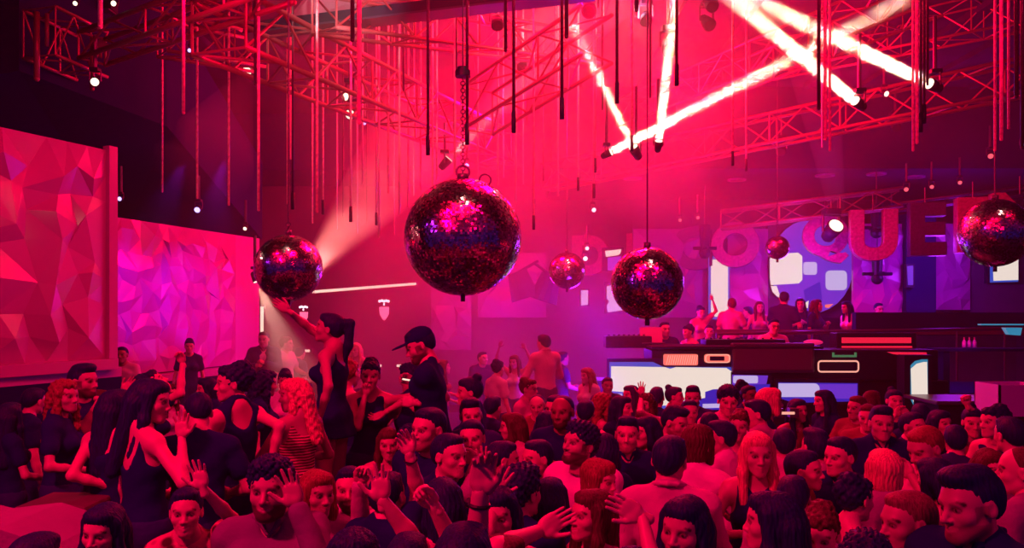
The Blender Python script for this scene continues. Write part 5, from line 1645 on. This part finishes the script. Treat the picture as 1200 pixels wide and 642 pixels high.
 (706,474,30,120,'f','longwavy','a','tank','black',dict(),'woman with curly auburn hair left of the largest screen'),
 (729,478,30,60,'f','long','k','tee','black',dict(),'dark-haired woman below the left corner of the largest screen'),
 (735,510,43,-10,'m','quiff','k','shirt','black',dict(ty=5,beard=2,vee=1.28),'man with short beard in open black shirt at the centre right'),
 (709,528,44,170,'f','long','k','tee','black',dict(),'dark head of hair between the white shirt and the open black shirt'),
 (757,506,38,-65,'f','long','k','tee','red',dict(),'woman with dark hair in profile right of the open black shirt'),
 (791,495,37,50,'m','quiff','k','tee','navy',dict(beard=2,pitch=14),'man looking down to the right, short beard, under the largest screen'),
 (808,483,31,0,'m','short','k','tee','navy',dict(tone='m'),'round-faced man behind the one who looks down'),
 (785,540,54,155,'m','short','k','shirt','light',dict(ty=165),'man with dark hair and pale collared shirt, back to the viewer'),
 (818,522,50,140,'f','bob','b','tee','white',dict(ty=155),'woman with brown bob and white top seen from behind'),
 (843,513,42,-100,'m','short','k','tee','white',dict(ty=-140),'man in white t-shirt leaning towards the brown bob'),
 (888,532,50,-5,'f','long','y','tank','black',dict(ty=-15,smile=0),'blond long-haired woman in black, facing the viewer'),
 (866,500,36,-20,'f','updo','b','tank','light',dict(),'woman with lit hair behind the blond one'),
 (832,500,34,170,'m','short','k','tee','black',dict(),'dark head from behind between the bob and the screen'),
 (629,537,46,-60,'m','short','k','tee','navy',dict(ty=-60),'man with dark fringe, forehead lit, left of the white shirt'),
 (611,578,60,140,'m','curly','k','tee','black',dict(ty=150),'big dark curly head from behind near the lower middle'),
 (645,586,56,165,'f','long','k','tee','black',dict(),'dark long hair from behind, left of the woman in profile'),
 (703,563,52,50,'f','bob','a','tank','black',dict(ty=110),'woman with lit auburn bob turned to the right'),
 (693,604,62,-60,'f','long','b','tank','red',dict(ty=-50,pitch=-5,smile=1),'smiling long-haired woman in profile at the lower middle'),
 (802,620,76,-35,'f','long','k','tank','black',dict(ty=-20,smile=1),'smiling dark-haired woman at the bottom, right of centre'),
 (742,684,80,170,'f','long','k','tank','black',dict(ty=170,L=(752,604,.1,'flat',728,592,(776,650,0)),R='down'),'person cut by the bottom edge with bent wrist raised before the open black shirt'),
 (592,668,82,60,'m','short','b','tee','red',dict(ty=80,R=(632,622,.15,'flat',662,604,(592,640,.0)),L='down'),'person cut by the bottom edge whose arm reaches right to the profile woman'),
 (905,612,72,-110,'f','long','k','tank','black',dict(ty=-120),'dark-haired woman at the bottom under the blond one'),
 (930,585,56,160,'m','short','k','tee','light',dict(),'person in pale top from behind between the blond woman and the v-neck man'),
 # ---- right side
 (919,521,42,170,'m','short','k','tee','light',dict(),'dark round head and pale top from behind, right of the blond woman'),
 (955,525,44,-165,'m','quiff','k','tee','light',dict(),'thick dark hair and pale top from behind, left of the v-neck man'),
 (984,535,48,-60,'m','short','k','shirt','black',dict(ty=-30,beard=0,vee=1.33),'clean-shaven man in black v-neck looking left'),
 (1033,497,40,-10,'m','quiff','k','jacket','black',dict(ty=-5),'man with short dark hair in black jacket, facing the viewer'),
 (1017,489,33,-30,'m','short','b','tee','red',dict(),'face just behind the left shoulder of the man in black jacket'),
 (1036,553,54,175,'f','bob','y','tee','grey',dict(ty=170),'person with two-tone blond bob and grey sweater, from behind'),
 (1084,525,50,-70,'m','short','a','tee','pink',dict(ty=-60,pitch=22,L='face'),'man with auburn hair in bright pink t-shirt, hand at his mouth'),
 (1070,500,36,30,'m','short','k','tee','navy',dict(beard=2),'man with pale forehead behind the auburn-haired man'),
 (1140,495,36,-15,'f','bun','k','tee','red',dict(ty=0,R=(1133,474,-.05,'fist',1129,462,(1152,496,0))),'person in dark red t-shirt with one fist raised at the right'),
 (1164,495,36,-75,'f','updo','k','tank','black',dict(),'woman in profile behind the dark red t-shirt'),
 (1183,510,42,-170,'m','short','k','tee','black',dict(),'man in black from behind at the right edge'),
 (1102,496,32,20,'f','long','k','tee','black',dict(),'dim woman between the pink and the dark red t-shirts'),
 (1120,517,38,160,'m','short','k','tee','navy',dict(),'dim head from behind under the raised fist'),
 (1196,552,56,-120,'m','buzz','b','tee','grey',dict(ty=-150,tone='l'),'balding man with lit scalp at the right edge'),
 (1137,592,80,-75,'m','quiff','k','jacket','black',dict(ty=-60,beard=2,d=3.0),'large man in black jacket in profile at the lower right'),
 (1063,612,74,-80,'m','short','g','tee','grey',dict(ty=-100),'man with greyish hair in profile at the bottom, left of the large man'),
 (1014,668,76,160,'m','curly','k','tee','black',dict(),'dark curly crown at the bottom edge, left of the greyish hair'),
 (962,628,70,-30,'f','updo','b','tank','red',dict(),'woman with pinned hair at the bottom between two dark crowns'),
 (1095,560,52,-150,'f','long','k','tank','light',dict(),'dark hair and light strap top between the bob and the large man'),
 (1160,548,48,10,'f','long','b','tank','pink',dict(),'woman in pink strap top behind the large man'),
 (1003,585,56,120,'f','updo','k','tank','red',dict(),'woman with hair pinned up left of the two-tone bob'),
 (943,551,46,60,'m','short','k','tee','red',dict(),'man in dark red between two pale tops'),
 # ---- middle left floor
 (502,503,46,-40,'m','short','k','tee','black',dict(beard=2,ty=-20),'man with short beard just under the cap wearer'),
 (527,534,46,50,'m','short','k','tee','black',dict(smile=1,ty=30),'smiling man looking right, below the short-bearded man'),
 (553,514,45,-5,'m','short','k','tee','red',dict(L=(568,552,-.5,'open',566,528,(560,596,-.4))),'man with straight fringe whose face is crossed by a raised hand'),
 (552,487,37,10,'m','quiff','k','tee','navy',dict(beard=2),'man with dark brows directly under the bun-haired woman'),
 (584,604,60,-10,'f','long','k','tank','black',dict(smile=1,ty=0,R=(578,580,.05,'open',588,558,(560,625,0))),'laughing dark-haired woman with a spread hand beside her face'),
 (317,574,68,0,'m','curly','k','shirt','denim',dict(smile=1,beard=1,ty=5,vee=1.22,L=(348,592,-.15,'open',338,560,(366,640,-.2)),R='down'),'smiling moustached man in open denim shirt, hand by his temple'),
 (372,578,54,40,'f','long','a','tee','grey',dict(ty=20,smile=1),'woman with reddish hair leaning right next to the moustached man'),
 (410,573,56,5,'m','short','k','shirt','light',dict(beard=1,ty=0,L=(422,566,-.3,'fist',428,548,(416,618,-.3))),'full-bearded man in pale collar behind a raised forearm'),
 (218,600,64,15,'f','short','k','tee','pattern',dict(smile=1,ty=10,L=(238,572,-.25,'open',230,540,(268,612,-.1)),R='bent'),'smiling short-haired woman in patterned top, hand spread upwards'),
 (121,622,68,-5,'f','long','k','tee','black',dict(ty=5,pitch=6),'dark-haired woman looking at the viewer at the lower left'),
 (44,662,76,160,'m','short','k','tee','black',dict(),'dark crown of a head in the lower left corner'),
 (412,666,80,0,'f','bob','k','tank','black',dict(),'dark crown at the bottom edge under the full-bearded man'),
 (478,662,80,175,'m','short','k','tank','light',dict(wide=1,R=(508,592,.0,'fist',484,566,(520,640,.0)),L=(448,586,.1,'open',442,524,(452,640,.1))),'person cut by the bottom edge raising one fist and one spread hand'),
 (545,665,84,170,'m','short','k','tee','red',dict(watch='R',R=(563,578,.1,'relax',568,540,(560,650,.1)),L='down'),'person cut by the bottom edge with one arm straight up in the middle left'),
 (455,582,54,160,'m','short','k','tee','black',dict(watch='R',R=(480,532,.0,'relax',468,500,(492,575,.1))),'man in black from behind with a wristwatch arm raised'),
 (455,520,42,10,'f','long','b','tank','light',dict(smile=1),'woman in pale strap top below the drinking woman'),
 (520,590,54,-170,'f','long','k','tank','black',dict(),'long black hair from behind left of the laughing woman'),
 (590,540,44,100,'m','short','k','shirt','grey',dict(R=(560,538,-.2,'relax',548,536)),'man in grey shirt stretching an arm to the left'),
 (600,500,36,-90,'f','long','b','tee','pink',dict(),'hazy-lit woman in pink behind the stretched arm'),
 (578,478,30,150,'m','short','k','tee','navy',dict(),'dark head from behind right of the bun'),
 (478,520,42,-160,'f','updo','k','tank','black',dict(),'woman in black seen from behind, at the feet of the cap wearer'),
]
# the floor dancers share one level: settle their distances so that they do not stand inside each other
fl = []
for c in crowd:
    px, py, h, o_ = c[0], c[1], c[2], c[9]
    fixed = 'z' in o_ or 'd' in o_
    d0 = o_.get('d') or 240.0 / h
    if 'z' in o_: lo_, hi_ = d0 * .97, d0 * 1.03
    elif 'd' in o_: lo_ = hi_ = d0
    else: lo_, hi_ = (EYE - 1.6 * 1.05) * 1000 / (py - HOR), (EYE - 1.6 * .91) * 1000 / (py - HOR)
    fl.append([px, min(max(d0, lo_), hi_), lo_, hi_, d0])
for it in range(400):
    for i in range(len(fl)):
        a = fl[i]; f = 0
        for j in range(len(fl)):
            if i == j: continue
            b = fl[j]
            dx = (a[0] - 600) * a[1] / 1000 - (b[0] - 600) * b[1] / 1000; dy = a[1] - b[1]
            r_ = math.hypot(dx, dy)
            if r_ < .46: f += (.46 - r_) * (1 if dy >= 0 else -1) * .35
        a[1] = min(max(a[1] + f + (a[4] - a[1]) * .06, a[2]), a[3])
import time as _t
_t0 = _t.time()
for c, f in zip(crowd, fl):
    o_ = dict(c[9]); o_['d'] = f[1]
    h = 240.0 / f[1]
    person(c[0], c[1], h, c[3], c[4], c[5], c[6], c[7], c[8], o_, c[10], c[11] if len(c) > 11 else None)
print('CROWD', len(crowd), round(_t.time() - _t0, 1))

# ------------------------------------------------------------------ things held or worn away from bodies
# laptop on the booth
r = empty('laptop', P(765, 402, 13.05), 'open laptop with pale lid on the booth desk', 'laptop')
MB().box((-.17, -.12, -.01), (.17, .12, .01), .004).build('keyboard_base', M['metal_dark'], r)
MB().prism([(-.18, .12, .01), (.17, .12, .01), (.17, .2, .24), (-.18, .2, .24)], (0, .012, 0)).build('lid', M['cornice'], r)
for (x, y, Y, lb) in ((735, 398, 13.2, 'black mixer box on the booth desk left of the laptop'), (870, 402, 13.1, 'long black mixing desk in front of the disc jockey')):
    c_ = P(x, y, Y)
    w_ = .35 if x < 800 else .6
    r = empty('mixer', c_, lb, 'mixer')
    MB().box((-w_, -.2, -.12), (w_, .2, .06), .01).build('case', M['plastic'], r)
    mb = MB()
    for i in range(8): mb.cyl((-w_ * .8 + i * w_ * .22, 0, .06), (-w_ * .8 + i * w_ * .22, 0, .085), .018, seg=8)
    mb.build('knob_row', M['metal_dark'], r)
# white bottle / light in the hand of the cap wearer
r = empty('glow_stick', P(483, 444, 6.1), 'short white glowing stick in the hand of the cap wearer', 'light stick')
MB().cyl((-.07, 0, 0.0), (.0, 0, -.012), .006, seg=8).build('stick', M['cream_lit'], r)
MB().sph((.012, 0, 0), .016, 10).build('tip', M['whitelens'], r)
# gallery parapet and side rail
r = empty('gallery_rail', P(1000, 392, 15.1), 'long dark metal rail along the gallery edge', 'railing')
mb = MB(); a = P(840, 391, 15.1); b = P(1290, 383, 15.1); mb.cyl(a, b, .03, seg=8); world_child(mb, 'hand_rail', M['metal_dark'], r)
for i in range(9):
    q = a + (b - a) * i / 8
    mb = MB(); mb.cyl(q, q - Vector((0, 0, .9)), .02, seg=8); world_child(mb, 'baluster', M['metal_dark'], r)

# small lit things behind the bar at the right
for i, x in enumerate((1130, 1136, 1142)):
    c_ = P(x, 407, 13.6)
    r = empty('bottle', c_, ['leftmost', 'middle', 'rightmost'][i] + ' of three pink-lit bottles on the back bar right of the upright screen', 'bottle', 'bottles on the back bar')
    MB().cyl((0, 0, 0), (0, 0, .09), .03, seg=12).cyl((0, 0, .09), (0, 0, .12), .03, .012, 12).build('glass_body', M['magenta'], r, smooth=True)
    MB().cyl((0, 0, .12), (0, 0, .16), .012, seg=10).build('neck', M['letter_red'], r)
a = P(1100, 408, 13.5); b = P(1300, 408, 13.5)
o = MB().box((a.x, 13.5, a.z - .05), (b.x, 13.9, a.z - .005)).build('back_bar_shelf', M['dark']); tag(o, 'dark shelf carrying the three bottles under the gallery', 'shelf')
for x in (a.x + .1, b.x - .2):
    MB().box((x, 13.55, 0), (x + .1, 13.85, a.z - .05)).build('upright', M['dark'], o)
light('POINT', P(1136, 400, 13.2), (1, .05, .3), 4, .05)
c_ = P(953, 401, 13.8)
r = empty('bowl_lamp', c_, 'pink glowing bowl lamp behind the booth, left of the long red neon bar', 'lamp')
MB().sph((0, 0, 0), .16, 16, (1, .6, .28)).build('shade', mat('pink_lit', (.3, .05, .1), emit=(.6, .01, .12), es=1), r, smooth=True)
MB().cyl((0, 0, -.3), (0, 0, -.04), .02, seg=8).build('stem', M['metal_dark'], r)
neon([(913, 484, 7.6), (931, 484, 7.6)], .012, 'salmon2', 'short salmon light stick held up behind the blond woman', 'light_stick', 'light stick')
